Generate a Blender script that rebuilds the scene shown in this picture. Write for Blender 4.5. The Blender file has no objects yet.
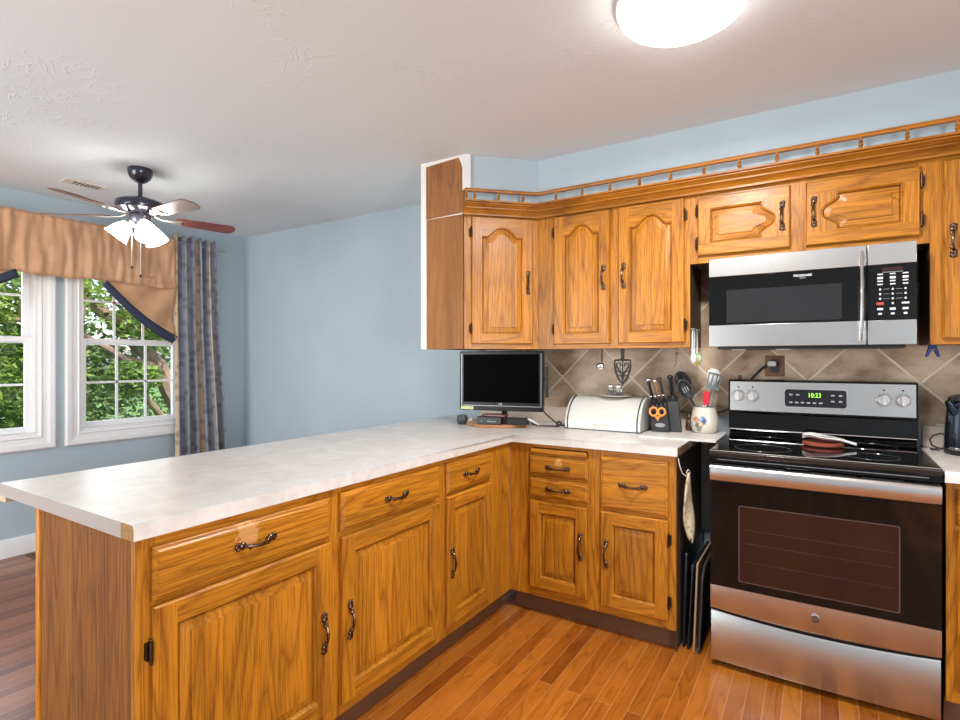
import bpy, bmesh, math, random
from mathutils import Vector, Matrix
from mathutils import noise as mnoise
random.seed(7)
PI = math.pi
SC = bpy.context.scene
COL = SC.collection
W = 3.096            # y of the cooking wall
XL = -4.53           # x of the window wall
ZC = 2.435           # ceiling height

# ------------------------------------------------------------------ camera, world, sun, exposure
cam = bpy.data.cameras.new('camera'); cam_o = bpy.data.objects.new('camera', cam); COL.objects.link(cam_o)
cam.sensor_width = 36; cam.lens = 541/960*36; cam.clip_start = 0.02; cam.clip_end = 300
cam_o.location = (0, 0, 1.30); cam_o.rotation_euler = (PI/2, 0, math.atan(340/541))
SC.camera = cam_o
SC.view_settings.view_transform = 'Standard'; SC.view_settings.look = 'None'
SC.view_settings.gamma = 1; SC.view_settings.use_curve_mapping = False
SC.view_settings.exposure = 0.45
SC.cycles.use_denoising = True
SC.cycles.max_bounces = 10; SC.cycles.diffuse_bounces = 6; SC.cycles.glossy_bounces = 5
SC.cycles.sample_clamp_indirect = 6
SC.cycles.caustics_reflective = False; SC.cycles.caustics_refractive = False

wd = bpy.data.worlds.new('sky'); SC.world = wd; wd.use_nodes = True
wn = wd.node_tree.nodes; wl = wd.node_tree.links
sky = wn.new('ShaderNodeTexSky'); sky.sky_type = 'NISHITA'; sky.sun_disc = False
sky.sun_elevation = math.radians(48); sky.sun_rotation = math.radians(90)
sky.air_density = 1.0; sky.dust_density = 2.0
wl.new(sky.outputs[0], wn['Background'].inputs[0]); wn['Background'].inputs[1].default_value = 0.30

sun = bpy.data.lights.new('sun', 'SUN'); sun.energy = 6.0; sun.angle = math.radians(1.0); sun.color = (1, .96, .88)
sun_o = bpy.data.objects.new('sun', sun); COL.objects.link(sun_o)
sun_o.rotation_euler = (0, math.radians(42), math.radians(8))     # high, over the roof, onto the trees outside

def area(name, loc, rot, sx, sy, e, col=(1, 1, 1)):
    l = bpy.data.lights.new(name, 'AREA'); l.shape = 'RECTANGLE'; l.size = sx; l.size_y = sy; l.energy = e; l.color = col
    o = bpy.data.objects.new(name, l); COL.objects.link(o); o.location = loc; o.rotation_euler = rot
    return o
# rear and side fill lamps are added, out of view; windows lamp stands for daylight
area('fill_rear', (-3.0, -2.25, 1.15), (PI/2+.30, 0, 0), 2.2, 2.1, 95, (.97, .99, 1))
area('fill_side', (2.36, -.35, 1.35), (0, PI/2+.35, 0), 1.5, 1.5, 75, (.98, .99, 1))
area('daylight_windows', (-4.78, 1.65, 1.45), (0, -PI/2, 0), 1.3, 1.9, 16, (.93, .97, 1))

# ------------------------------------------------------------------ node helpers
def new_mat(name):
    m = bpy.data.materials.new(name); m.use_nodes = True
    return m, m.node_tree.nodes, m.node_tree.links, m.node_tree.nodes['Principled BSDF']
def srgb(r, g, b):
    return tuple(((c/255)/12.92 if c/255 <= .04045 else ((c/255+.055)/1.055)**2.4) for c in (r, g, b)) + (1,)
def plain(name, c, rough=.5, metal=0., spec=.5, coat=0., var=0., scale=20, bump=0., alpha=None, emit=None, es=0., trans=0., aniso=0.):
    m, n, l, b = new_mat(name)
    c = c if len(c) == 4 else tuple(c)+(1,)
    b.inputs['Base Color'].default_value = c; b.inputs['Roughness'].default_value = rough
    b.inputs['Metallic'].default_value = metal; b.inputs['Specular IOR Level'].default_value = spec
    b.inputs['Coat Weight'].default_value = coat; b.inputs['Transmission Weight'].default_value = trans
    if emit: b.inputs['Emission Color'].default_value = tuple(emit)[:3]+(1,); b.inputs['Emission Strength'].default_value = es
    tc = n.new('ShaderNodeTexCoord'); nz = n.new('ShaderNodeTexNoise'); nz.inputs['Scale'].default_value = scale
    nz.inputs['Detail'].default_value = 4
    l.new(tc.outputs['Object'], nz.inputs['Vector'])
    if var:
        mx = n.new('ShaderNodeMix'); mx.data_type = 'RGBA'
        mx.inputs[6].default_value = tuple(x*(1-var) for x in c[:3])+(1,); mx.inputs[7].default_value = tuple(min(1, x*(1+var)) for x in c[:3])+(1,)
        l.new(nz.outputs[0], mx.inputs[0]); l.new(mx.outputs[2], b.inputs['Base Color'])
    if bump:
        bp = n.new('ShaderNodeBump'); bp.inputs['Strength'].default_value = bump; bp.inputs['Distance'].default_value = .004
        l.new(nz.outputs[0], bp.inputs['Height']); l.new(bp.outputs[0], b.inputs['Normal'])
    return m
def math_node(n, l, op, a, b=None, c=None):
    x = n.new('ShaderNodeMath'); x.operation = op
    for i, v in enumerate((a, b, c)):
        if v is None: continue
        if hasattr(v, 'links'): l.new(v, x.inputs[i])
        else: x.inputs[i].default_value = v
    return x.outputs[0]

def oak(name, axis, light=(.50, .195, .014), dark=(.17, .050, .004), rough=.38, worn=None, ring=15., coat=.10, ctr=1., plank=0):
    """oiled oak: flat-sawn contour grain drawn out along `axis` plus fine pores"""
    m, n, l, b = new_mat(name)
    tc = n.new('ShaderNodeTexCoord'); oi = n.new('ShaderNodeObjectInfo')
    off = math_node(n, l, 'MULTIPLY', oi.outputs['Random'], 37.)
    add = n.new('ShaderNodeVectorMath'); add.operation = 'ADD'
    l.new(tc.outputs['Object'], add.inputs[0])
    cx = n.new('ShaderNodeCombineXYZ')
    for i in range(3): l.new(off, cx.inputs[i])
    l.new(cx.outputs[0], add.inputs[1])
    def stretch(a, bb):
        mp = n.new('ShaderNodeMapping'); s = [a, a, a]; s['xyz'.index(axis)] = bb
        mp.inputs['Scale'].default_value = s; l.new(add.outputs[0], mp.inputs['Vector']); return mp.outputs[0]
    n1 = n.new('ShaderNodeTexNoise'); n1.inputs['Scale'].default_value = 1.0; n1.inputs['Detail'].default_value = 1.5
    n1.inputs['Roughness'].default_value = .4; n1.inputs['Distortion'].default_value = .3
    l.new(stretch(6.5, .62), n1.inputs['Vector'])
    v = math_node(n, l, 'MULTIPLY', n1.outputs[0], ring)
    n2 = n.new('ShaderNodeTexNoise'); n2.inputs['Scale'].default_value = 1; n2.inputs['Detail'].default_value = 3
    l.new(stretch(120, 7), n2.inputs['Vector'])
    v = math_node(n, l, 'ADD', v, math_node(n, l, 'MULTIPLY', n2.outputs[0], .35))
    f = math_node(n, l, 'FRACT', v)
    cr = n.new('ShaderNodeValToRGB'); e = cr.color_ramp.elements
    e[0].position = 0; e[0].color = (.22, .22, .22, 1); e[1].position = 1; e[1].color = (.50, .50, .50, 1)
    for p, g in ((.08, .60), (.24, .92), (.55, 1.0), (.85, .82)):
        x = e.new(p); x.color = (g, g, g, 1)
    l.new(f, cr.inputs[0])
    n3 = n.new('ShaderNodeTexNoise'); n3.inputs['Scale'].default_value = 1; n3.inputs['Detail'].default_value = 2
    l.new(stretch(330, 9), n3.inputs['Vector'])
    pores = n.new('ShaderNodeMapRange'); pores.inputs[1].default_value = .36; pores.inputs[2].default_value = .52
    pores.inputs[3].default_value = .35; pores.inputs[4].default_value = 1.
    l.new(n3.outputs[0], pores.inputs[0])
    n4 = n.new('ShaderNodeTexNoise'); n4.inputs['Scale'].default_value = 1; n4.inputs['Detail'].default_value = 1
    l.new(stretch(9, .9), n4.inputs['Vector'])
    br = n.new('ShaderNodeMapRange'); br.inputs[3].default_value = .8; br.inputs[4].default_value = 1.18; br.inputs[1].default_value = .3; br.inputs[2].default_value = .7
    l.new(n4.outputs[0], br.inputs[0])
    fac = math_node(n, l, 'MULTIPLY', cr.outputs[0], pores.outputs[0])
    mx = n.new('ShaderNodeMix'); mx.data_type = 'RGBA'; mx.inputs[6].default_value = dark+(1,); mx.inputs[7].default_value = light+(1,)
    l.new(fac, mx.inputs[0])
    tone = n.new('ShaderNodeVectorMath'); tone.operation = 'SCALE'; l.new(mx.outputs[2], tone.inputs[0]); l.new(br.outputs[0], tone.inputs['Scale'])
    out = tone.outputs[0]
    if worn:
        ds = n.new('ShaderNodeVectorMath'); ds.operation = 'DISTANCE'
        l.new(tc.outputs['Object'], ds.inputs[0]); ds.inputs[1].default_value = worn[:3]
        n5 = n.new('ShaderNodeTexNoise'); n5.inputs['Scale'].default_value = 45; n5.inputs['Detail'].default_value = 4
        l.new(tc.outputs['Object'], n5.inputs['Vector'])
        q = math_node(n, l, 'ADD', ds.outputs['Value'], math_node(n, l, 'MULTIPLY', n5.outputs[0], worn[3]*1.6))
        mk = n.new('ShaderNodeMapRange'); mk.inputs[1].default_value = worn[3]*1.45; mk.inputs[2].default_value = worn[3]*1.7
        mk.inputs[3].default_value = .6; mk.inputs[4].default_value = 0
        l.new(q, mk.inputs[0])
        m2 = n.new('ShaderNodeMix'); m2.data_type = 'RGBA'; l.new(mk.outputs[0], m2.inputs[0]); l.new(out, m2.inputs[6]); m2.inputs[7].default_value = (.62, .33, .14, 1)
        out = m2.outputs[2]
    l.new(out, b.inputs['Base Color'])
    b.inputs['Roughness'].default_value = rough; b.inputs['Coat Weight'].default_value = coat; b.inputs['Coat Roughness'].default_value = .22; b.inputs['Specular IOR Level'].default_value = .35 if coat else .15
    bp = n.new('ShaderNodeBump'); bp.inputs['Strength'].default_value = .25; bp.inputs['Distance'].default_value = .001
    l.new(fac, bp.inputs['Height']); l.new(bp.outputs[0], b.inputs['Normal'])
    return m

OZ = oak('oak_vertical', 'z'); OX = oak('oak_horizontal', 'x')
OXW1 = oak('oak_drawer_worn', 'x', worn=(.285, -.02, .815, .045))
OXW2 = oak('oak_drawer_worn_small', 'x', worn=(.28, -.02, .79, .026))
OYX = oak('oak_molding', 'x', light=(.43, .160, .014), dark=(.17, .052, .005), ring=6)
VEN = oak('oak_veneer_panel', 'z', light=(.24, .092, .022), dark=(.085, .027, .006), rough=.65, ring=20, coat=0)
VENT = oak('brown_veneer', 'z', light=(.34, .155, .06), dark=(.26, .105, .036), rough=.6, ring=10, coat=0)
VENU = oak('brown_veneer_figured', 'z', light=(.34, .14, .045), dark=(.17, .062, .018), rough=.5, ring=16)
DKB = plain('dark_carcass', (.06, .030, .018), .6, var=.3, scale=8)
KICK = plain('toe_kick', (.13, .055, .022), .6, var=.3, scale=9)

def wall_mat(name, c, bump=.12):
    m, n, l, b = new_mat(name)
    tc = n.new('ShaderNodeTexCoord'); nz = n.new('ShaderNodeTexNoise'); nz.inputs['Scale'].default_value = 3.5; nz.inputs['Detail'].default_value = 6
    l.new(tc.outputs['Object'], nz.inputs[0])
    mx = n.new('ShaderNodeMix'); mx.data_type = 'RGBA'
    mx.inputs[6].default_value = tuple(x*.95 for x in c)+(1,); mx.inputs[7].default_value = tuple(x*1.04 for x in c)+(1,)
    l.new(nz.outputs[0], mx.inputs[0]); l.new(mx.outputs[2], b.inputs['Base Color'])
    b.inputs['Roughness'].default_value = .75; b.inputs['Specular IOR Level'].default_value = .25
    bp = n.new('ShaderNodeBump'); bp.inputs['Strength'].default_value = bump; bp.inputs['Distance'].default_value = .004
    nf = n.new('ShaderNodeTexNoise'); nf.inputs['Scale'].default_value = 60; l.new(tc.outputs['Object'], nf.inputs[0])
    l.new(nf.outputs[0], bp.inputs['Height']); l.new(bp.outputs[0], b.inputs['Normal'])
    return m
BLUE = wall_mat('blue_wall_paint', (.425, .51, .565))
WHT = plain('white_trim_paint', (.80, .80, .80), .4)
def ceiling_mat():
    m, n, l, b = new_mat('ceiling_plaster')
    tc = n.new('ShaderNodeTexCoord')
    b.inputs['Base Color'].default_value = (.71, .755, .785, 1); b.inputs['Roughness'].default_value = .9; b.inputs['Specular IOR Level'].default_value = .1
    nz = n.new('ShaderNodeTexNoise'); nz.inputs['Scale'].default_value = 5; nz.inputs['Detail'].default_value = 3; nz.inputs['Distortion'].default_value = 2.2
    l.new(tc.outputs['Object'], nz.inputs[0])
    ridge = math_node(n, l, 'ABSOLUTE', math_node(n, l, 'SUBTRACT', nz.outputs[0], .5))
    mr = n.new('ShaderNodeMapRange'); mr.inputs[1].default_value = 0; mr.inputs[2].default_value = .03; mr.inputs[3].default_value = 1; mr.inputs[4].default_value = 0
    l.new(ridge, mr.inputs[0])
    n2 = n.new('ShaderNodeTexNoise'); n2.inputs['Scale'].default_value = 1.6; l.new(tc.outputs['Object'], n2.inputs[0])
    g = n.new('ShaderNodeMapRange'); g.inputs[1].default_value = .5; g.inputs[2].default_value = .65; l.new(n2.outputs[0], g.inputs[0])
    h = math_node(n, l, 'MULTIPLY', mr.outputs[0], g.outputs[0])
    bp = n.new('ShaderNodeBump'); bp.inputs['Strength'].default_value = .35; bp.inputs['Distance'].default_value = .004
    l.new(h, bp.inputs['Height']); l.new(bp.outputs[0], b.inputs['Normal'])
    return m
CEIL = ceiling_mat()

def floor_mat():
    m, n, l, b = new_mat('oak_strip_floor')
    tc = n.new('ShaderNodeTexCoord'); mp = n.new('ShaderNodeMapping'); mp.inputs['Rotation'].default_value = (0, 0, PI/2)
    l.new(tc.outputs['Object'], mp.inputs[0])
    bk = n.new('ShaderNodeTexBrick'); bk.offset = .37; bk.offset_frequency = 2; bk.squash = 1
    bk.inputs['Scale'].default_value = 1; bk.inputs['Brick Width'].default_value = 1.45; bk.inputs['Row Height'].default_value = .0605
    bk.inputs['Mortar Size'].default_value = .0011; bk.inputs['Mortar Smooth'].default_value = .3; bk.inputs['Bias'].default_value = 0
    bk.inputs['Color1'].default_value = (.0, .0, .0, 1); bk.inputs['Color2'].default_value = (1, 1, 1, 1); bk.inputs['Mortar'].default_value = (.5, .5, .5, 1)
    l.new(mp.outputs[0], bk.inputs[0])
    ramp = n.new('ShaderNodeValToRGB'); e = ramp.color_ramp.elements
    e[0].color = (.25, .064, .007, 1); e[1].color = (.50, .165, .018, 1)
    x = e.new(.5); x.color = (.37, .108, .011, 1)
    l.new(bk.outputs[0], ramp.inputs[0])
    # grain
    sh = n.new('ShaderNodeVectorMath'); sh.operation = 'ADD'; l.new(tc.outputs['Object'], sh.inputs[0])
    cx = n.new('ShaderNodeCombineXYZ'); l.new(math_node(n, l, 'MULTIPLY', bk.outputs[0], 13.), cx.inputs[1]); l.new(cx.outputs[0], sh.inputs[1])
    def nz(sx, sy, sc, det):
        q = n.new('ShaderNodeMapping'); q.inputs['Scale'].default_value = (sx, sy, 1); l.new(sh.outputs[0], q.inputs[0])
        t = n.new('ShaderNodeTexNoise'); t.inputs['Scale'].default_value = sc; t.inputs['Detail'].default_value = det; l.new(q.outputs[0], t.inputs[0]); return t.outputs[0]
    f = math_node(n, l, 'FRACT', math_node(n, l, 'ADD', math_node(n, l, 'MULTIPLY', nz(14, 1.6, 1, 1), 7.), math_node(n, l, 'MULTIPLY', nz(200, 8, 1, 2), .4)))
    gr = n.new('ShaderNodeValToRGB'); e = gr.color_ramp.elements; e[0].color = (.6, .6, .6, 1); e[1].color = (.85, .85, .85, 1); x = e.new(.25); x.color = (1, 1, 1, 1)
    l.new(f, gr.inputs[0])
    mul = n.new('ShaderNodeMix'); mul.data_type = 'RGBA'; mul.blend_type = 'MULTIPLY'; mul.inputs[0].default_value = 1
    l.new(ramp.outputs[0], mul.inputs[6]); l.new(gr.outputs[0], mul.inputs[7])
    # worn patches where the stain has faded
    wn_ = n.new('ShaderNodeMapRange'); wn_.inputs[1].default_value = .5; wn_.inputs[2].default_value = .68; wn_.inputs[3].default_value = 0; wn_.inputs[4].default_value = .4
    l.new(nz(3.2, 1.8, 1, 6), wn_.inputs[0])
    m1 = n.new('ShaderNodeMix'); m1.data_type = 'RGBA'; l.new(wn_.outputs[0], m1.inputs[0]); l.new(mul.outputs[2], m1.inputs[6]); m1.inputs[7].default_value = (.58, .20, .035, 1)
    # redder, duller colour on the dining side
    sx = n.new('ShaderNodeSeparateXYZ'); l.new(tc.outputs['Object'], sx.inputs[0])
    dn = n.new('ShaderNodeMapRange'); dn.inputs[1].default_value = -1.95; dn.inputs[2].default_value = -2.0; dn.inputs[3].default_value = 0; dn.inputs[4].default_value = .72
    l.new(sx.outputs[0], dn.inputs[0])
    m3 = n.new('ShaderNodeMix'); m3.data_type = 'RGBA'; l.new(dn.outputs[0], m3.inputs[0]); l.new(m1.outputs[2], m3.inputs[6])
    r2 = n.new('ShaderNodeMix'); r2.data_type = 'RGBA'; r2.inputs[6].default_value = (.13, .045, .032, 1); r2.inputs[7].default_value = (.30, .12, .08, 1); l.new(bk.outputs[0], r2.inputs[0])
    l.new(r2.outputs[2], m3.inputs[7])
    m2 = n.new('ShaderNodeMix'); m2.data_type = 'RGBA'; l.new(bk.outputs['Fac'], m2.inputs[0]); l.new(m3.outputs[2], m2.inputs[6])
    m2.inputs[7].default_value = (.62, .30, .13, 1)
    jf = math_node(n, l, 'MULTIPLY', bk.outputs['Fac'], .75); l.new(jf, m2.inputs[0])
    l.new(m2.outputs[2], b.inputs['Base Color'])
    b.inputs['Roughness'].default_value = .30; b.inputs['Specular IOR Level'].default_value = .35
    b.inputs['Coat Weight'].default_value = .12; b.inputs['Coat Roughness'].default_value = .15
    bp = n.new('ShaderNodeBump'); bp.inputs['Strength'].default_value = .3; bp.inputs['Distance'].default_value = .001; bp.invert = True
    l.new(bk.outputs['Fac'], bp.inputs['Height']); l.new(bp.outputs[0], b.inputs['Normal'])
    return m
FLOOR = floor_mat()

def tile_mat():
    m, n, l, b = new_mat('travertine_diagonal_tile')
    tc = n.new('ShaderNodeTexCoord'); s = n.new('ShaderNodeSeparateXYZ'); l.new(tc.outputs['Object'], s.inputs[0])
    u = math_node(n, l, 'ADD', s.outputs[0], .911); v = math_node(n, l, 'SUBTRACT', s.outputs[2], 1.196)
    c = n.new('ShaderNodeCombineXYZ')
    l.new(math_node(n, l, 'ADD', math_node(n, l, 'MULTIPLY', math_node(n, l, 'ADD', u, v), .7071), 30.4), c.inputs[0])
    l.new(math_node(n, l, 'ADD', math_node(n, l, 'MULTIPLY', math_node(n, l, 'SUBTRACT', v, u), .7071), 30.4), c.inputs[1])
    bk = n.new('ShaderNodeTexBrick'); bk.offset = 0; bk.squash = 1; bk.inputs['Scale'].default_value = 1
    bk.inputs['Brick Width'].default_value = .304; bk.inputs['Row Height'].default_value = .304; bk.inputs['Mortar Size'].default_value = .0048
    bk.inputs['Mortar Smooth'].default_value = .2
    bk.inputs['Color1'].default_value = (.0, .0, .0, 1); bk.inputs['Color2'].default_value = (1, 1, 1, 1)
    l.new(c.outputs[0], bk.inputs[0])
    sh = n.new('ShaderNodeVectorMath'); sh.operation = 'ADD'; l.new(tc.outputs['Object'], sh.inputs[0]); l.new(bk.outputs[0], sh.inputs[1])
    mpp = n.new('ShaderNodeMapping'); mpp.inputs['Scale'].default_value = (3.5, 3.5, 5); l.new(sh.outputs[0], mpp.inputs[0])
    nz = n.new('ShaderNodeTexNoise'); nz.inputs['Scale'].default_value = 1.2; nz.inputs['Detail'].default_value = 7; nz.inputs['Roughness'].default_value = .6
    l.new(mpp.outputs[0], nz.inputs[0])
    r = n.new('ShaderNodeValToRGB'); e = r.color_ramp.elements; e[0].position = .32; e[0].color = (.21, .12, .068, 1); e[1].position = .68; e[1].color = (.62, .49, .36, 1)
    x = e.new(.5); x.color = (.44, .32, .215, 1)
    l.new(nz.outputs[0], r.inputs[0])
    mx = n.new('ShaderNodeMix'); mx.data_type = 'RGBA'; l.new(bk.outputs['Fac'], mx.inputs[0]); l.new(r.outputs[0], mx.inputs[6]); mx.inputs[7].default_value = (.66, .57, .46, 1)
    l.new(mx.outputs[2], b.inputs['Base Color']); b.inputs['Roughness'].default_value = .45
    bp = n.new('ShaderNodeBump'); bp.inputs['Strength'].default_value = .4; bp.inputs['Distance'].default_value = .002; bp.invert = True
    l.new(bk.outputs['Fac'], bp.inputs['Height']); l.new(bp.outputs[0], b.inputs['Normal'])
    return m
TILE = tile_mat()

def steel_mat(name, axis, base=(.60, .595, .585), rough=.27):
    m, n, l, b = new_mat(name)
    tc = n.new('ShaderNodeTexCoord'); mp = n.new('ShaderNodeMapping'); s = [260, 260, 260]; s['xyz'.index(axis)] = 2
    mp.inputs['Scale'].default_value = s; l.new(tc.outputs['Object'], mp.inputs[0])
    nz = n.new('ShaderNodeTexNoise'); nz.inputs['Scale'].default_value = 1; nz.inputs['Detail'].default_value = 2; l.new(mp.outputs[0], nz.inputs[0])
    mr = n.new('ShaderNodeMapRange'); mr.inputs[3].default_value = rough-.02; mr.inputs[4].default_value = rough+.04; l.new(nz.outputs[0], mr.inputs[0])
    b.inputs['Base Color'].default_value = base+(1,); b.inputs['Metallic'].default_value = 1
    b.inputs['Roughness'].default_value = rough
    return m
STEEL = steel_mat('brushed_steel', 'x'); CHROME = plain('chrome', (.82, .82, .82), .12, 1)
SATIN = plain('satin_metal', (.55, .55, .56), .35, 1)
BLKG = plain('black_glass', (.004, .004, .004), .04, 0, .35)
OVG = plain('oven_window_glass', (.026, .0095, .007), .06, 0, .4, var=.25, scale=9)
MWG = plain('microwave_window_mesh', (.018, .018, .020), .15, 0, .4, var=.25, scale=6)
BLK = plain('black_plastic', (.012, .012, .013), .35); BLKM = plain('black_matte', (.010, .010, .010), .6)
BRONZE = plain('dark_bronze_pull', (.13, .085, .06), .28, 1, var=.8, scale=260)
HINGE = plain('dark_hinge', (.05, .03, .02), .4, 1)
def laminate():
    m, n, l, b = new_mat('cream_laminate')
    tc = n.new('ShaderNodeTexCoord'); nz = n.new('ShaderNodeTexNoise'); nz.inputs['Scale'].default_value = 7; nz.inputs['Detail'].default_value = 8; nz.inputs['Roughness'].default_value = .65
    nz.inputs['Distortion'].default_value = 1.0; l.new(tc.outputs['Object'], nz.inputs[0])
    r = n.new('ShaderNodeValToRGB'); e = r.color_ramp.elements; e[0].position = .35; e[0].color = (.56, .525, .49, 1); e[1].position = .62; e[1].color = (.68, .66, .635, 1)
    l.new(nz.outputs[0], r.inputs[0]); l.new(r.outputs[0], b.inputs['Base Color'])
    b.inputs['Roughness'].default_value = .28; b.inputs['Specular IOR Level'].default_value = .35
    return m
LAM = laminate()
LAM_SHADE = plain('laminate_end_shade', (.34, .285, .26), .45, var=.08, scale=6)  # counter laminate with the shade on its near end put into the colour
OSB = plain('particle_board', (.30, .17, .06), .9, var=.8, scale=260, bump=.5)
WWOOD = plain('pale_raw_wood', (.50, .38, .24), .7, var=.2, scale=40)

# ------------------------------------------------------------------ mesh builder
class MB:
    def __init__(s): s.v = []; s.f = []; s.m = []
    def add(s, vs, fs, mi=0):
        o = len(s.v); s.v += [tuple(v) for v in vs]
        for f in fs: s.f.append(tuple(o+i for i in f)); s.m.append(mi)
    def box(s, a, b, mi=0):
        x0, y0, z0 = (min(a[i], b[i]) for i in range(3)); x1, y1, z1 = (max(a[i], b[i]) for i in range(3))
        s.add([(x0, y0, z0), (x1, y0, z0), (x1, y1, z0), (x0, y1, z0), (x0, y0, z1), (x1, y0, z1), (x1, y1, z1), (x0, y1, z1)],
              [(0, 3, 2, 1), (4, 5, 6, 7), (0, 1, 5, 4), (1, 2, 6, 5), (2, 3, 7, 6), (3, 0, 4, 7)], mi)
    def rbox(s, a, b, r, mi=0, axis='y', n=4):
        """box with rounded vertical profile corners: rounded rectangle extruded along axis"""
        i, j = [k for k in range(3) if k != 'xyz'.index(axis)]; k = 'xyz'.index(axis)
        lo = [min(a[q], b[q]) for q in range(3)]; hi = [max(a[q], b[q]) for q in range(3)]
        pts = []
        for cx, cy, t0 in ((hi[i]-r, hi[j]-r, 0), (lo[i]+r, hi[j]-r, PI/2), (lo[i]+r, lo[j]+r, PI), (hi[i]-r, lo[j]+r, 1.5*PI)):
            for q in range(n+1):
                t = t0+q/n*PI/2; pts.append((cx+r*math.cos(t), cy+r*math.sin(t)))
        s.extrude(pts, lo[k], hi[k], axis, mi)
    def extrude(s, pts, d0, d1, axis='z', mi=0, cap=True):
        k = 'xyz'.index(axis); i, j = [q for q in range(3) if q != k]; n = len(pts); vs = []
        for d in (d0, d1):
            for p in pts:
                v = [0, 0, 0]; v[i] = p[0]; v[j] = p[1]; v[k] = d; vs.append(v)
        fs = [(q, (q+1) % n, n+(q+1) % n, n+q) for q in range(n)]
        if cap: fs += [tuple(range(n)), tuple(range(n, 2*n))]
        s.add(vs, fs, mi)
    def tube(s, pts, r, n=10, mi=0, closed=False, sq=None):
        pts = [Vector(p) for p in pts]; N = len(pts); rs = r if isinstance(r, (list, tuple)) else [r]*N
        vs = []; up = None
        for i, p in enumerate(pts):
            a = pts[(i-1) % N] if (i > 0 or closed) else p; b = pts[(i+1) % N] if (i < N-1 or closed) else p
            t = (b-a).normalized()
            if up is None: up = Vector((0, 0, 1)) if abs(t.z) < .9 else Vector((1, 0, 0))
            x = up.cross(t)
            if x.length < 1e-4: x = Vector((1, 0, 0)).cross(t)
            x.normalize(); y = t.cross(x).normalized(); up = y
            for q in range(n):
                an = 2*PI*q/n; c = math.cos(an); d = math.sin(an)*(sq or 1)
                vs.append(p+(x*c+y*d)*rs[i])
        fs = []
        for i in range(N if closed else N-1):
            for q in range(n):
                a = i*n+q; b = i*n+(q+1) % n; c = ((i+1) % N)*n+(q+1) % n; d = ((i+1) % N)*n+q; fs.append((a, b, c, d))
        if not closed: fs += [tuple(range(n)), tuple(range((N-1)*n, N*n))]
        s.add(vs, fs, mi)
    def lathe(s, prof, c=(0, 0, 0), n=32, mi=0, axis='z', mat=None):
        k = 'xyz'.index(axis); vs = []; fs = []; P = len(prof)
        for q in range(n):
            t = 2*PI*q/n
            for r, h in prof:
                v = [r*math.cos(t), r*math.sin(t)]; v.insert(k, h)
                v = Vector(v)
                if mat: v = mat @ v
                vs.append((v[0]+c[0], v[1]+c[1], v[2]+c[2]))
        for q in range(n):
            for i in range(P-1):
                a = q*P+i; b = ((q+1) % n)*P+i
                fs.append((a, b, b+1, a+1))
        if prof[0][0] > 1e-5: fs.append(tuple(q*P for q in range(n)))
        if prof[-1][0] > 1e-5: fs.append(tuple(q*P+P-1 for q in range(n)))
        s.add(vs, fs, mi)
    def ell(s, c, r, n=10, mi=0, mat=None):
        prof = [(math.sin(PI*i/n), -math.cos(PI*i/n)) for i in range(n+1)]
        M = Matrix.Diagonal(Vector(r))
        if mat: M = mat @ M
        s.lathe(prof, c, n=14, mi=mi, mat=M)
    def grid(s, fn, nu, nv, mi=0):
        vs = [fn(i/nu, j/nv) for i in range(nu+1) for j in range(nv+1)]
        s.add(vs, [(i*(nv+1)+j, (i+1)*(nv+1)+j, (i+1)*(nv+1)+j+1, i*(nv+1)+j+1) for i in range(nu) for j in range(nv)], mi)
    def xf(s, M, start=0):
        for i in range(start, len(s.v)): s.v[i] = tuple(M @ Vector(s.v[i]))
    def build(s, name, mats, parent=None, bevel=0, smooth=35, merge=True, segs=2):
        me = bpy.data.meshes.new(name); me.from_pydata(s.v, [], s.f)
        mats = mats if isinstance(mats, (list, tuple)) else [mats]
        for m in mats: me.materials.append(m)
        me.polygons.foreach_set('material_index', s.m)
        bm = bmesh.new(); bm.from_mesh(me)
        if merge: bmesh.ops.remove_doubles(bm, verts=bm.verts, dist=1e-5)
        bmesh.ops.recalc_face_normals(bm, faces=bm.faces); bm.to_mesh(me); bm.free()
        if smooth:
            me.polygons.foreach_set('use_smooth', [True]*len(me.polygons)); me.set_sharp_from_angle(angle=math.radians(smooth))
        o = bpy.data.objects.new(name, me); COL.objects.link(o)
        if parent: o.parent = parent
        if bevel:
            b = o.modifiers.new('bevel', 'BEVEL'); b.width = bevel; b.segments = segs; b.limit_method = 'ANGLE'; b.angle_limit = math.radians(40)
            b.harden_normals = False
        return o

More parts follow.
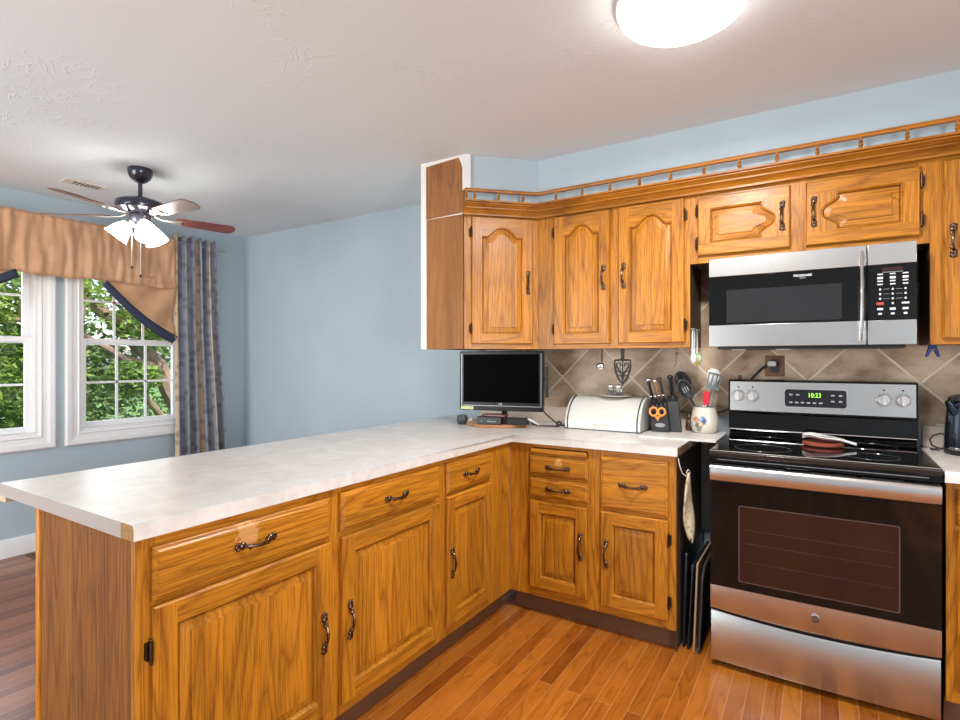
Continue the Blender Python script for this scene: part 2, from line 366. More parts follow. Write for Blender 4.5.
def tag(o, label=None, cat=None, group=None, kind=None):
    if label: o['label'] = label
    if cat: o['category'] = cat
    if group: o['group'] = group
    if kind: o['kind'] = kind
    return o
def thing(name, label, cat, loc=(0, 0, 0), rz=0, group=None, kind=None):
    o = bpy.data.objects.new(name, None); COL.objects.link(o); o.location = loc; o.rotation_euler = (0, 0, rz)
    o.empty_display_size = .05
    return tag(o, label, cat, group, kind)
def struct(name, mb, mats, parent=None, **k):
    o = mb.build(name, mats, parent, **k)
    if not parent: o['kind'] = 'structure'
    return o
def copy_tree(o, parent=None):
    c = o.copy(); COL.objects.link(c); c.parent = parent
    for ch in [x for x in bpy.data.objects if x.parent == o and x is not c]: copy_tree(ch, c)
    return c
def text_mesh(txt, name, size, mat, parent, M, depth=.0006, sx=1.0):
    """lettering as real raised geometry; M maps text plane (x right, y up, z out) to the parent's space"""
    cu = bpy.data.curves.new(name, 'FONT'); cu.body = txt; cu.size = size; cu.extrude = depth; cu.align_x = 'CENTER'; cu.align_y = 'CENTER'
    cu.resolution_u = 3
    t = bpy.data.objects.new(name, cu); COL.objects.link(t)
    dg = bpy.context.evaluated_depsgraph_get(); me = bpy.data.meshes.new_from_object(t.evaluated_get(dg))
    bpy.data.objects.remove(t); me.transform(M @ Matrix.Diagonal((sx, 1, 1, 1))); me.materials.clear(); me.materials.append(mat)
    o = bpy.data.objects.new(name, me); COL.objects.link(o)
    if parent: o.parent = parent
    return o
FRONT = Matrix.Rotation(PI/2, 4, 'X')       # text facing -Y

# ------------------------------------------------------------------ room shell
XR, YB = 2.3, -2.2
m = MB(); m.box((XL-.2, YB-.1, -.08), (XR+.1, W+.1, 0)); struct('floor', m, FLOOR, smooth=0)
m = MB(); m.box((XL-.2, YB-.1, ZC), (XR+.1, W+.1, ZC+.12)); struct('ceiling', m, CEIL, smooth=0)
m = MB(); m.box((XL-.2, W, 0), (XR+.1, W+.12, ZC)); struct('wall_back', m, BLUE, smooth=0)
m = MB(); m.box((XR, YB, 0), (XR+.12, -1.1, ZC)); m.box((XR, .4, 0), (XR+.12, W, ZC)); m.box((XR, -1.1, 0), (XR+.12, .4, .6)); m.box((XR, -1.1, 2.1), (XR+.12, .4, ZC)); struct('wall_right', m, BLUE, smooth=0, merge=False)  # unseen side opening, added to let the fill lamp shine in
# window wall with its two openings
WIN = [(.783, 1.527), (1.773, 2.517)]; WZ0, WZ1 = .785, 2.09
m = MB(); ys = [YB] + [y for w_ in WIN for y in w_] + [W]
for i in range(0, len(ys), 2): m.box((XL-.15, ys[i], 0), (XL, ys[i+1], ZC))
for a, b in WIN: m.box((XL-.15, a, 0), (XL, b, WZ0)); m.box((XL-.15, a, WZ1), (XL, b, ZC))
struct('wall_left', m, BLUE, smooth=0, merge=False)
# wall behind the camera; its wide opening is added to admit fill light
m = MB(); m.box((XL, YB-.12, 0), (-4.1, YB, ZC)); m.box((-1.9, YB-.12, 0), (XR, YB, ZC)); m.box((-4.1, YB-.12, 2.2), (-1.9, YB, ZC))
struct('wall_front', m, BLUE, smooth=0, merge=False)
# baseboards
m = MB(); m.extrude([(XL+.014, 0), (XL+.014, .10), (XL+.008, .118), (XL, .12), (XL, 0)], YB, W, 'y'); struct('baseboard_left', m, WHT)
m = MB(); m.extrude([(W-.014, 0), (W-.014, .10), (W-.008, .118), (W, .12), (W, 0)], XL+.014, -2.0, 'x'); struct('baseboard_back', m, WHT)

# soffit above the wall cabinets, flush with their fronts
SOFF = [(-.0, 0)]
m = MB(); m.extrude([(-1.94, 2.49), (-1.666, 2.49), (-1.361, 2.786), (XR, 2.786), (XR, W), (-1.94, W)], 2.135, ZC, 'z')
struct('wall_soffit', m, BLUE, smooth=0)
m = MB()      # torn veneer that covers the soffit's side, ragged at the top right
m.extrude([(-1.926, 2.110), (-1.664, 2.116), (-1.663, 2.33), (-1.674, 2.365), (-1.688, 2.40), (-1.70, 2.424), (-1.78, 2.421), (-1.926, 2.412)], 2.480, 2.4895, 'y')
struct('trim_1', m, VENU, smooth=0)
m = MB(); m.box((-1.962, 2.478, 1.362), (-1.926, 2.60, ZC)); m.box((-1.962, 2.60, 1.362), (-1.940, W, ZC)); struct('trim_2', m, plain('bare_white_drywall', (.80, .79, .76), .85, var=.05, scale=30), smooth=0)
DW = plain('white_corner_bead', (.78, .78, .77), .8)
m = MB(); m.extrude([(-1.672, 2.478), (-1.660, 2.474), (-1.634, 2.502), (-1.64, 2.512), (-1.672, 2.50)], 2.24, ZC, 'z'); struct('trim_3', m, DW, smooth=0)
m = MB(); m.extrude([(-1.926, 2.412), (-1.78, 2.421), (-1.70, 2.424), (-1.688, 2.40), (-1.672, 2.34), (-1.668, 2.33), (-1.668, 2.435), (-1.926, 2.435)], 2.481, 2.4895, 'y')
m.extrude([(-1.926, 2.1085), (-1.67, 2.1085), (-1.67, 2.118), (-1.926, 2.112)], 2.483, 2.4895, 'y'); struct('trim_4', m, plain('torn_drywall_paper', (.74, .72, .69), .9, var=.12, scale=60), smooth=0)

# tiled backsplash and the laminate upstand under it
m = MB(); m.box((-1.93, W-.009, 1.009), (XR, W, 1.80)); struct('wall_backsplash', m, TILE, smooth=0)
m = MB(); m.box((-1.93, W-.021, .9145), (-.462, W-.0005, 1.009)); m.box((.385, W-.021, .9145), (.985, W-.0005, 1.009)); struct('trim_5', m, plain('laminate_upstand', (.60, .50, .41), .4, var=.1, scale=5), bevel=.002)

# ------------------------------------------------------------------ windows
GLASS, gn, gl, gb = new_mat('window_glass')
gn.remove(gb); tr = gn.new('ShaderNodeBsdfTransparent'); gs = gn.new('ShaderNodeBsdfGlossy'); gs.inputs['Roughness'].default_value = .02
fr = gn.new('ShaderNodeFresnel'); fr.inputs[0].default_value = 1.35; ms = gn.new('ShaderNodeMixShader')
gl.new(fr.outputs[0], ms.inputs[0]); gl.new(tr.outputs[0], ms.inputs[1]); gl.new(gs.outputs[0], ms.inputs[2]); gl.new(ms.outputs[0], gn['Material Output'].inputs[0])
VINYL = plain('white_vinyl_sash', (.82, .83, .84), .35)
def window(name, y0, y1):
    r = thing(name, None, None, (XL, (y0+y1)/2, WZ0), kind='structure')
    h = (y1-y0)/2; H = WZ1-WZ0; c = .095
    # moulded casing, mitred: profile swept round the opening
    prof = [(0, 0), (0, .012), (.012, .018), (.02, .012), (.045, .016), (.06, .022), (.085, .024), (.095, .018), (.095, 0)]
    m = MB(); loop = []
    for o_, d in prof:
        loop.append([(d, -h-o_, -o_), (d, h+o_, -o_), (d, h+o_, H+o_), (d, -h-o_, H+o_)])
    for i in range(len(prof)-1):
        for k in range(4):
            a, b = loop[i], loop[i+1]; m.add([a[k], a[(k+1) % 4], b[(k+1) % 4], b[k]], [(0, 1, 2, 3)])
    m.build('casing', WHT, r, smooth=0)
    m = MB(); t = .02      # jamb lining
    for (a, b) in (((-.14, -h, 0), (0.004, -h+t, H)), ((-.14, h-t, 0), (0.004, h, H)), ((-.14, -h+t, 0), (0.004, h-t, t)), ((-.14, -h+t, H-t), (0.004, h-t, H))): m.box(a, b)
    m.build('jamb', WHT, r, smooth=0, merge=False)
    hh = h-t; mid = 1.438-WZ0
    for nm, z0, z1, x in (('lower_sash', t, mid+.022, -.045), ('upper_sash', mid-.022, H-t, -.085)):
        m = MB(); s = .038; d = .033
        m.box((x-d, -hh, z0), (x, -hh+s, z1)); m.box((x-d, hh-s, z0), (x, hh, z1)); m.box((x-d, -hh+s, z0), (x, hh-s, z0+s)); m.box((x-d, -hh+s, z1-s), (x, hh-s, z1))
        so = m.build(nm, VINYL, r, bevel=.003, merge=False)
        g = MB(); g.box((x-.020, -hh+s-.004, z0+s-.004), (x-.016, hh-s+.004, z1-s+.004)); g.build('pane', GLASS, so, smooth=0)
        m = MB(); gw = (2*(hh-s))/3; zz = (z0+z1)/2
        for k in (1, 2): m.box((x-.022, -hh+s+k*gw-.008, z0+s), (x-.010, -hh+s+k*gw+.008, z1-s))
        m.box((x-.022, -hh+s, zz-.008), (x-.010, hh-s, zz+.008))
        m.build('muntin_grid', VINYL, so, smooth=0, merge=False)
    m = MB(); m.box((-.045, -.03, mid+.022), (-.018, .03, mid+.034)); m.build('sash_lock', SATIN, r, bevel=.002)
    return r
window('window_1', *WIN[0]); window('window_2', *WIN[1])

# ------------------------------------------------------------------ outdoors: lawn, trees, hedge
GRASS = plain('lawn_grass', (.10, .20, .04), .9, var=.5, scale=3)
m = MB(); m.box((-60, -40, -.75), (XL-.3, 45, -.7)); tag(struct('ground_lawn', m, GRASS, smooth=0), kind='structure')
BARK = plain('tree_bark', (.20, .14, .10), .9, var=.5, scale=14, bump=.6)
def leaf_mat(name, c1, c2):
    m, n, l, b = new_mat(name); oi = n.new('ShaderNodeNewGeometry')
    r = n.new('ShaderNodeValToRGB'); r.color_ramp.elements[0].color = c1+(1,); r.color_ramp.elements[1].color = c2+(1,)
    l.new(oi.outputs['Random Per Island'], r.inputs[0]); l.new(r.outputs[0], b.inputs['Base Color']); b.inputs['Roughness'].default_value = .5
    tl = n.new('ShaderNodeBsdfTranslucent'); l.new(r.outputs[0], tl.inputs[0]); mx = n.new('ShaderNodeMixShader'); mx.inputs[0].default_value = .4
    l.new(b.outputs[0], mx.inputs[1]); l.new(tl.outputs[0], mx.inputs[2]); l.new(mx.outputs[0], n['Material Output'].inputs[0])
    return m
LEAF = leaf_mat('tree_leaves', (.05, .12, .015), (.26, .38, .07)); LEAF2 = leaf_mat('hedge_leaves', (.03, .07, .015), (.13, .20, .05))
def leaf(mb, p, s):
    d = Vector((random.gauss(0, 1), random.gauss(0, 1), random.gauss(0, .6))).normalized(); e = d.cross(Vector((random.gauss(0, 1), random.gauss(0, 1), 1))).normalized()
    p = Vector(p); a = p-d*s; b = p+d*s; n_ = d.cross(e)*s*.15
    mb.add([a, p+e*s*.5+n_, b, p-e*s*.5+n_], [(0, 1, 2), (0, 2, 3)])
def tree(loc, branches, blobs, nleaf, lsize, label, name='leafy_tree', lm=LEAF):
    r = thing(name, label, 'tree', loc, group='trees outside the windows')
    t = MB()
    for pts, r0, r1 in branches:
        n_ = len(pts); q = []
        for i in range(n_-1):
            for k in range(4):
                f = k/4; p = Vector(pts[i]).lerp(Vector(pts[i+1]), f); p += Vector((mnoise.noise(p*3), mnoise.noise(p*3+Vector((9, 0, 0))), 0))*.05; q.append(p)
        q.append(Vector(pts[-1])); t.tube(q, [r0+(r1-r0)*i/(len(q)-1) for i in range(len(q))], 9)
    t.build('trunk', BARK, r)
    f = MB()
    for i in range(nleaf):
        c, rad = random.choice(blobs)
        v = Vector((random.gauss(0, 1), random.gauss(0, 1), random.gauss(0, 1))); v = v.normalized()*(random.random()**.45)
        leaf(f, Vector(c)+Vector((v.x*rad[0], v.y*rad[1], v.z*rad[2])), lsize*random.uniform(.6, 1.3))
    o = f.build('foliage', lm, r, smooth=0, merge=False); o['kind'] = 'stuff'
    return r
tree((-8.6, 4.75, -.7), [([(0, 0, 0), (.05, -.05, 1.2), (-.1, -.3, 1.9), (0, -.9, 2.5), (.2, -1.6, 3.0), (.2, -2.4, 3.4)], .17, .04), ([(0, -.05, 1.3), (.1, .3, 2.1), (.2, .5, 3.4)], .12, .05),
                         ([(-.1, -.3, 1.9), (.2, -.9, 2.0), (.3, -1.5, 2.35), (.3, -2.2, 2.5)], .07, .025), ([(.0, -.1, .9), (.3, -.7, 1.5), (.4, -1.2, 1.7)], .06, .02)],
     [((.1, -1.2, 3.3), (1.0, 1.7, .55)), ((.2, -1.9, 2.7), (.7, .9, .5)), ((.3, -.6, 2.5), (.6, .5, .35)), ((.2, -2.0, 1.8), (.7, .6, .5)), ((.2, .3, 3.6), (1.2, 1.2, .8)), ((.4, -.9, 1.75), (.4, .35, .25))], 5200, .055,
     'spreading broadleaf tree with forked grey trunk, seen through the window beside the curtain')
tree((-9.4, 2.0, -.7), [([(0, 0, 0), (0, .1, 1.5), (.1, .4, 2.4), (0, .9, 3.3)], .12, .04), ([(0, .1, 1.3), (.2, .5, 1.9), (.2, 1.1, 2.4)], .06, .02)],
     [((.1, .6, 3.2), (1., 1.1, .7)), ((.3, .9, 2.3), (.8, .8, .6)), ((.3, .5, 1.5), (.8, .9, .5)), ((.3, 1.2, .9), (.7, .6, .5))], 4200, .06,
     'bright green tree filling the leftmost window')
tree((-13.5, 5.2, -.7), [([(0, 0, 0), (0, 0, 2.5), (.2, .2, 5)], .2, .08)],
     [((0, 0, 4.6), (2, 2.6, 1.6)), ((.5, -2.2, 2.4), (1.4, 1.5, 1.2)), ((0, 1.5, 2.2), (1.4, 1.8, 1.3)), ((0, -.3, 1.6), (1.5, 1.6, 1.0))], 4200, .12,
     'tall darker tree standing farthest from the house, behind the others', lm=LEAF2)
h = MB()
for i in range(6500):
    x = random.gauss(0, .5); y = random.uniform(-3.5, 4.5); z = random.uniform(0, 1.55+.3*math.sin(y*2))
    leaf(h, (x, y, z), .06*random.uniform(.6, 1.3))
hr = thing('garden_hedge', 'low shaggy dark green hedge below the trees outside', 'hedge', (-11.2, 3.2, -.7))
o = h.build('foliage', LEAF2, hr, smooth=0, merge=False); o['kind'] = 'stuff'
for k in range(9): h = MB(); y = -3.2+k*.9; h.tube([(0, y, 0), (.05, y+.05, .6), (0, y+.1, 1.1)], [.03, .025, .012], 6); h.build('stem', BARK, hr)

# ------------------------------------------------------------------ cabinet parts
def door_mesh(x0, z0, w, h, arch=0., fr=.056, turn=None, t=.020):
    """raised-panel door; drawn in u (across) / v (along grain); turn='L'/'R' lays it on its side with the arch pointing there"""
    du, dv = (h, w) if turn else (w, h)
    m = MB(); e = .005
    def P(u, v, d):
        if turn == 'R': return (x0+v, -d, z0+u)
        if turn == 'L': return (x0+w-v, -d, z0+u)
        return (x0+u, -d, z0+v)
    # outline of opening, counter-clockwise
    top = []; N = 28 if arch else 1; uc = du/2; hw = du/2-fr
    for i in range(N+1):
        u = du-fr-(du-2*fr)*i/N; q = abs(u-uc)/hw
        b = arch*(.5+.5*math.cos(PI*min(q/.80, 1)**1.35)) if arch else 0
        top.append((u, dv-fr-arch+b))
    out = [(fr, fr), (du-fr, fr)] + top
    # flat frame
    def quad(a, b, mi): m.add([P(a[0], a[1], t), P(b[0], a[1], t), P(b[0], b[1], t), P(a[0], b[1], t)], [(0, 1, 2, 3)], mi)
    quad((e, e), (fr, dv-e), 0); quad((du-fr, e), (du-e, dv-e), 0); quad((fr, e), (du-fr, fr), 1)
    for i in range(len(top)-1):
        a, b = top[i], top[i+1]; m.add([P(a[0], a[1], t), P(a[0], dv-e, t), P(b[0], dv-e, t), P(b[0], b[1], t)], [(0, 1, 2, 3)], 1)
    rings = [[(e, e, t), (du-e, e, t), (du-e, dv-e, t), (e, dv-e, t)], [(0, 0, t-.006), (du, 0, t-.006), (du, dv, t-.006), (0, dv, t-.006)], [(0, 0, 0), (du, 0, 0), (du, dv, 0), (0, dv, 0)]]
    for a, b in zip(rings, rings[1:]):
        for k in range(4): m.add([P(*a[k]), P(*a[(k+1) % 4]), P(*b[(k+1) % 4]), P(*b[k])], [(0, 1, 2, 3)], 0 if k % 2 else 1)
    m.add([P(*p) for p in rings[-1]], [(0, 1, 2, 3)], 0)
    loops = [(0, t), (.003, t-.0045), (.0065, t-.0065), (.0080, t-.010), (.0085, t-.018), (.0115, t-.018), (.0120, t-.0125), (.036, t-.0065), (.0372, t-.0022)]
    W_ = du-2*fr
    def inset(p, d): return (fr+d+(p[0]-fr)*(W_-2*d)/W_, fr+d if p[1] < fr+1e-6 else p[1]-d)
    L = [[inset(p, o_)+(d,) for p in out] for o_, d in loops]
    n = len(out)
    for a, b in zip(L, L[1:]):
        for k in range(n): m.add([P(*a[k]), P(*a[(k+1) % n]), P(*b[(k+1) % n]), P(*b[k])], [(0, 1, 2, 3)], 0)
    m.add([P(*q) for q in L[-1]], [tuple(range(n))], 0)
    return m
def pull(parent, cx, cz, vert, y=-.020, L=.126):
    m = MB(); N = 18; pts = []; rs = []
    for i in range(N+1):
        s = -1+2*i/N; o_ = .004+.020*max(0, math.cos(s*PI/2))**.6
        pts.append((s*L*.34, -o_, -.004*(1-s*s))); rs.append(.0034+.0022*math.exp(-(s*3)**2)+.0012*abs(s))
    m.tube(pts, rs, 8)
    for sg in (-1, 1):
        m.ell((sg*L*.35, -.0045, 0), (0.0117, 0.0065, 0.0111), 6); m.ell((sg*L*.43, -.003, .004), (0.013, 0.0046, 0.0065), 6, mat=Matrix.Rotation(-sg*.5, 3, 'Y'))
        m.ell((sg*L*.43, -.003, -.005), (0.0104, 0.0046, 0.0052), 6, mat=Matrix.Rotation(sg*.6, 3, 'Y')); m.ell((sg*L*.48, -.003, 0), (0.0078, 0.0046, 0.0065), 6)
        m.ell((sg*L*.22, -.016, -.004), (0.0078, 0.0052, 0.0078), 6)
    M = Matrix.Translation((cx, y, cz))
    if vert: M = M @ Matrix.Rotation(PI/2, 4, 'Y')
    m.xf(M)
    return m.build('handle', BRONZE, parent)
def hinge(parent, x, z, y=-.012):
    m = MB(); m.tube([(x, y-.006, z-.024), (x, y-.006, z+.024)], .0045, 8); m.ell((x, y-.006, z+.027), (.004, .004, .005), 6); m.ell((x, y-.006, z-.027), (.004, .004, .005), 6)
    m.box((x-.009, y-.002, z-.02), (x+.009, y+.011, z+.02)); return m.build('hinge', HINGE, parent)
def door(parent, x0, z0, x1, z1, hs='L', hz=None, arch=0, turn=None, pull_at=None, hinges=True, fr=.056):
    mats = [OX, OZ] if turn else [OZ, OX]
    o = door_mesh(x0, z0, x1-x0, z1-z0, arch, fr, turn).build('door', mats, parent)
    px = (x1-.030) if hs == 'L' else (x0+.030)
    pz = pull_at if pull_at is not None else (z0+z1)/2
    pull(o, px, pz, True)
    if hinges:
        hx = x0-.003 if hs == 'L' else x1+.003; q = .22*(z1-z0) if (z1-z0) < .4 else .085
        for z in (z0+q, z1-q): hinge(o, hx, z)
    return o
def drawer(parent, x0, z0, x1, z1, mat=OX, pz=None, name='drawer', handle=True):
    m = MB(); t = .020; R = [(0, 0), (0, .012), (.004, .016), (.008, .016), (.013, t)]
    rings = [[(x0+a, -d, z0+a), (x1-a, -d, z0+a), (x1-a, -d, z1-a), (x0+a, -d, z1-a)] for a, d in R]
    for a, b in zip(rings, rings[1:]):
        for k in range(4): m.add([a[k], a[(k+1) % 4], b[(k+1) % 4], b[k]], [(0, 1, 2, 3)])
    m.add(rings[-1], [(0, 1, 2, 3)]); m.add(rings[0], [(0, 1, 2, 3)])
    o = m.build(name, mat, parent)
    if handle: pull(o, (x0+x1)/2, (z0+z1)/2 if pz is None else pz, False)
    return o
def face_frame(parent, w, z0, z1, stiles, rails, th=.019):
    m = MB()
    for a, b in stiles: m.box((a, 0, z0), (b, th, z1), 0)
    for a, b, za, zb in rails: m.box((a, 0.0003, za), (b, th, zb), 1)
    return m.build('face_frame', [OZ, OX], parent, smooth=0, merge=False)
ZB, ZT = .10, .876

# ---- peninsula run: local x = world +y, front faces +x
def base_box(parent, w, depth=.56, kick_inset=.05, endpanel=None, x0=0):
    m = MB(); m.box((x0+.001, .019, ZB), (w-.001, depth, ZT-.0005)); m.build('carcass', DKB, parent, smooth=0)
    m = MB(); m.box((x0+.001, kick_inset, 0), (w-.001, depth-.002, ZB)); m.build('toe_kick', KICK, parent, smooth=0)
A = thing('base_cabinet', 'end oak base cabinet of the peninsula, drawer worn pale around its pull', 'cabinet', (-1.373, .650, 0), PI/2, 'oak base cabinets of the peninsula')
w = .612; base_box(A, w, x0=.02)
face_frame(A, w, ZB, ZT, [(0, .045), (.575, w)], [(.045, .575, .84, ZT), (.045, .575, .70, .735), (.045, .575, ZB, .17)])
drawer(A, .033, .716, .588, .848, OXW1, pz=.786); door(A, .033, .150, .588, .704, 'L', pull_at=.42, hinges=False)
hinge([c for c in bpy.data.objects if c.parent == A and c.name.startswith('door')][0], .028, .60)
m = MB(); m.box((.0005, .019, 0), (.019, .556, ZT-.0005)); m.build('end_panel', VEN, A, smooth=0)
m = MB(); m.box((-.006, .538, 0), (.019, .560, ZT-.0005)); m.build('corner_trim', OZ, A, bevel=.003)
B = thing('base_cabinet', 'middle oak base cabinet of the peninsula, one wide drawer over a wide door', 'cabinet', (-1.373, 1.262, 0), PI/2, 'oak base cabinets of the peninsula')
w = .604; base_box(B, w)
face_frame(B, w, ZB, ZT, [(0, .036), (.566, w)], [(.036, .566, .84, ZT), (.036, .566, .70, .735), (.036, .566, ZB, .16)])
drawer(B, .024, .722, .577, .853); door(B, .030, .138, .577, .703, 'R', pull_at=.418, hinges=False)
C_ = thing('base_cabinet', 'narrow oak base cabinet by the inner corner, small drawer over a slim door', 'cabinet', (-1.373, 1.866, 0), PI/2, 'oak base cabinets of the peninsula')
w = .62; base_box(C_, w)
face_frame(C_, w, ZB, ZT, [(0, .040), (.388, w-.0005)], [(.040, .388, .84, ZT), (.040, .388, .70, .735), (.040, .388, ZB, .16)])
drawer(C_, .029, .724, .397, .850); door(C_, .029, .145, .397, .708, 'R', pull_at=.42, hinges=False)
D = thing('base_cabinet', 'oak base cabinet beside the stove, cutting board slot, drawers and two doors', 'cabinet', (-1.3725, 2.487, 0), 0)
w = .8335; base_box(D, w-.006, depth=.60)
face_frame(D, w, ZB, ZT, [(0.0005, .130), (.425, .500), (.795, w)], [(.13, .425, .858, ZT), (.13, .425, .805, .828), (.13, .425, .695, .728), (.13, .425, .585, .615), (.13, .425, ZB, .155), (.5, .795, .845, ZT), (.5, .795, .585, .602), (.5, .795, ZB, .155)])
drawer(D, .118, .720, .431, .814, OXW2, pz=.765); drawer(D, .118, .609, .431, .703); drawer(D, .492, .602, .803, .845, pz=.722)
door(D, .118, .148, .424, .588, 'L', pull_at=.40, hinges=False); door(D, .492, .140, .803, .586, 'R', pull_at=.39)
m = MB(); m.box((.124, -.018, .829), (.422, .10, .852)); m.build('pull_out_board', OX, D, bevel=.004)
m = MB(); m.box((.8275, .019, 0), (w, .60, ZT-.0005)); m.build('side_panel', DKB, D, smooth=0)
E_ = thing('base_cabinet', 'oak base cabinet right of the stove, only its left edge in view', 'cabinet', (.376, 2.487, 0), 0)
w = .60; base_box(E_, w, depth=.60)
face_frame(E_, w, ZB, ZT, [(0, .040), (.56, w)], [(.04, .56, .84, ZT), (.04, .56, .70, .735), (.04, .56, ZB, .155)])
drawer(E_, .030, .724, .57, .850); door(E_, .030, .145, .57, .706, 'R', hinges=False)

# ---- counters
def counter(name, poly, front, label, mats=LAM, parent=None, z0=ZT, z1=.914, r=.012):
    bm = bmesh.new(); vb = [bm.verts.new((x, y, z0)) for x, y in poly]; vt = [bm.verts.new((x, y, z1)) for x, y in poly]
    n = len(poly); bm.faces.new(vb[::-1]); bm.faces.new(vt)
    for i in range(n): bm.faces.new((vb[i], vb[(i+1) % n], vt[(i+1) % n], vt[i]))
    bm.edges.ensure_lookup_table(); es = []
    for i in front:
        for z_, vv in ((0, vt), (1, vb)):
            e = bm.edges.get((vv[i], vv[(i+1) % n]))
            if z_ == 0: es.append(e)
    bmesh.ops.bevel(bm, geom=es, offset=r, segments=5, profile=.5, affect='EDGES')
    bmesh.ops.recalc_face_normals(bm, faces=bm.faces)
    me = bpy.data.meshes.new(name); bm.to_mesh(me); bm.free(); me.materials.append(mats)
    me.polygons.foreach_set('use_smooth', [True]*len(me.polygons)); me.set_sharp_from_angle(angle=math.radians(35))
    o = bpy.data.objects.new(name, me); COL.objects.link(o)
    if parent: o.parent = parent
    return o
ct = thing('countertop', 'long cream laminate counter running over the peninsula and round the corner', 'countertop', (0, 0, 0))
counter('top', [(-2.18, .637), (-1.352, .637), (-1.352, 2.463), (-.529, 2.463), (-.529, 2.715), (-.529, W-.001), (-2.18, W-.001)], [1, 2], '', parent=ct)
m = MB(); m.box((-2.18, .6345, .8765), (-1.408, .6369, .9125)); tag(m.build('end_cap', LAM_SHADE, ct), 'pinkish laminate strip on the counter end, coloured darker for shade')
m = MB(); m.extrude([(-1.4075, .8765), (-1.353, .8765), (-1.353, .903), (-1.357, .911), (-1.364, .913), (-1.4075, .913)], .6352, .6369, 'y'); tag(m.build('exposed_core', OSB, ct), 'bare particle board where the end strip broke off')
m = MB(); m.box((-.5285, 2.466, .8765), (-.5275, 2.712, .911)); tag(m.build('cut_edge', plain('dark_raw_core', (.16, .075, .035), .9, var=.5, scale=150), ct), 'dark raw cut edge')
o = counter('countertop', [(-.766, 2.712), (-.409, 2.712), (-.409, W-.022), (-.766, W-.022)], [0, 1], '', z0=.9145, z1=.924, r=.003)
tag(o, 'thin cream counter piece under the knife block and crock, bridging the gap to the stove', 'countertop')
o = counter('countertop', [(.366, 2.44), (.985, 2.44), (.985, W-.001), (.378, W-.001)], [0], '')
tag(o, 'cream counter right of the stove, under the kettle', 'countertop')
m = MB(); m.box((-2.262, .65, .848), (-2.183, 3.0, .878)); tag(m.build('support_rail', WWOOD, bevel=.002), 'pale wood rail under the dining side overhang of the peninsula counter', 'rail')

# ---- wall cabinets
UF = 2.786; UZ0, UZ1 = 1.362, 2.135
UPS = plain('unfinished_cabinet_side', (.15, .09, .05), .6, var=.2, scale=8)
def upper_box(parent, w, z0, z1, dl=.29):
    m = MB(); m.box((.001, .019, z0), (w-.001, dl, z1-.001)); m.build('carcass', UPS, parent, smooth=0)
U = thing('wall_cabinet', 'oak wall cabinet with two arched doors between corner cabinet and microwave', 'cabinet', (-1.361, UF, 0), 0)
w = .823; upper_box(U, w, UZ0+.004, UZ1)
face_frame(U, w, UZ0, UZ1, [(0, .115), (.41, .485), (.79, w)], [(.115, .79, UZ0, 1.40), (.115, .79, 2.07, UZ1)])
door(U, .106, 1.386, .423, 2.094, 'L', arch=.052, pull_at=1.737); door(U, .471, 1.386, .799, 2.094, 'R', arch=.052, pull_at=1.737)
O = thing('wall_cabinet', 'short oak wall cabinet above the microwave, two doors with sideways arches', 'cabinet', (-.5375, UF, 0), 0)
w = .909; upper_box(O, w, 1.772, UZ1)
face_frame(O, w, 1.768, UZ1, [(0, .045), (.42, .49), (.875, w)], [(.045, .875, 1.768, 1.81), (.045, .875, 2.065, UZ1)])
door(O, .037, 1.801, .425, 2.079, 'L', arch=.056, turn='R', pull_at=1.945); door(O, .485, 1.800, .879, 2.077, 'R', arch=.056, turn='L', pull_at=1.945)
V = thing('wall_cabinet', 'tall oak wall cabinet at the right edge, beyond the microwave', 'cabinet', (.372, UF, 0), 0)
w = .6; upper_box(V, w, UZ0+.002, UZ1)
face_frame(V, w, UZ0, UZ1, [(0, .048), (.55, w)], [(.048, .55, UZ0, 1.40), (.048, .55, 2.06, UZ1)])
door(V, .038, 1.384, .56, 2.085, 'R', arch=.052, pull_at=1.766, hinges=False)
K = thing('wall_cabinet', 'angled oak corner wall cabinet with one arched door and bare brown side', 'cabinet', (-1.666, 2.486, 0), math.atan2(.30, .305))
w = .428
face_frame(K, w, UZ0, UZ1, [(0, .050), (.38, w)], [(.03, .40, UZ0, 1.40), (.03, .40, 2.07, UZ1)])
door(K, .040, 1.390, .392, 2.094, 'L', arch=.05, pull_at=1.735)
Kb = MB(); inv = Matrix.Translation((-1.666, 2.486, 0)) @ Matrix.Rotation(math.atan2(.30, .305), 4, 'Z'); inv.invert()
Kb.extrude([(-1.930, 2.4955), (-1.672, 2.4955), (-1.376, 2.791), (-1.3625, 2.806), (-1.3625, W-.010), (-1.930, W-.010)], UZ0+.004, UZ1-.001, 'z'); Kb.xf(inv); Kb.build('carcass', DKB, K, smooth=0)
Kb = MB(); Kb.box((-1.925, 2.486, UZ0), (-1.674, 2.495, 2.108)); Kb.xf(inv); tag(Kb.build('side_panel', VENT, K, smooth=0), 'bare flat brown side panel')

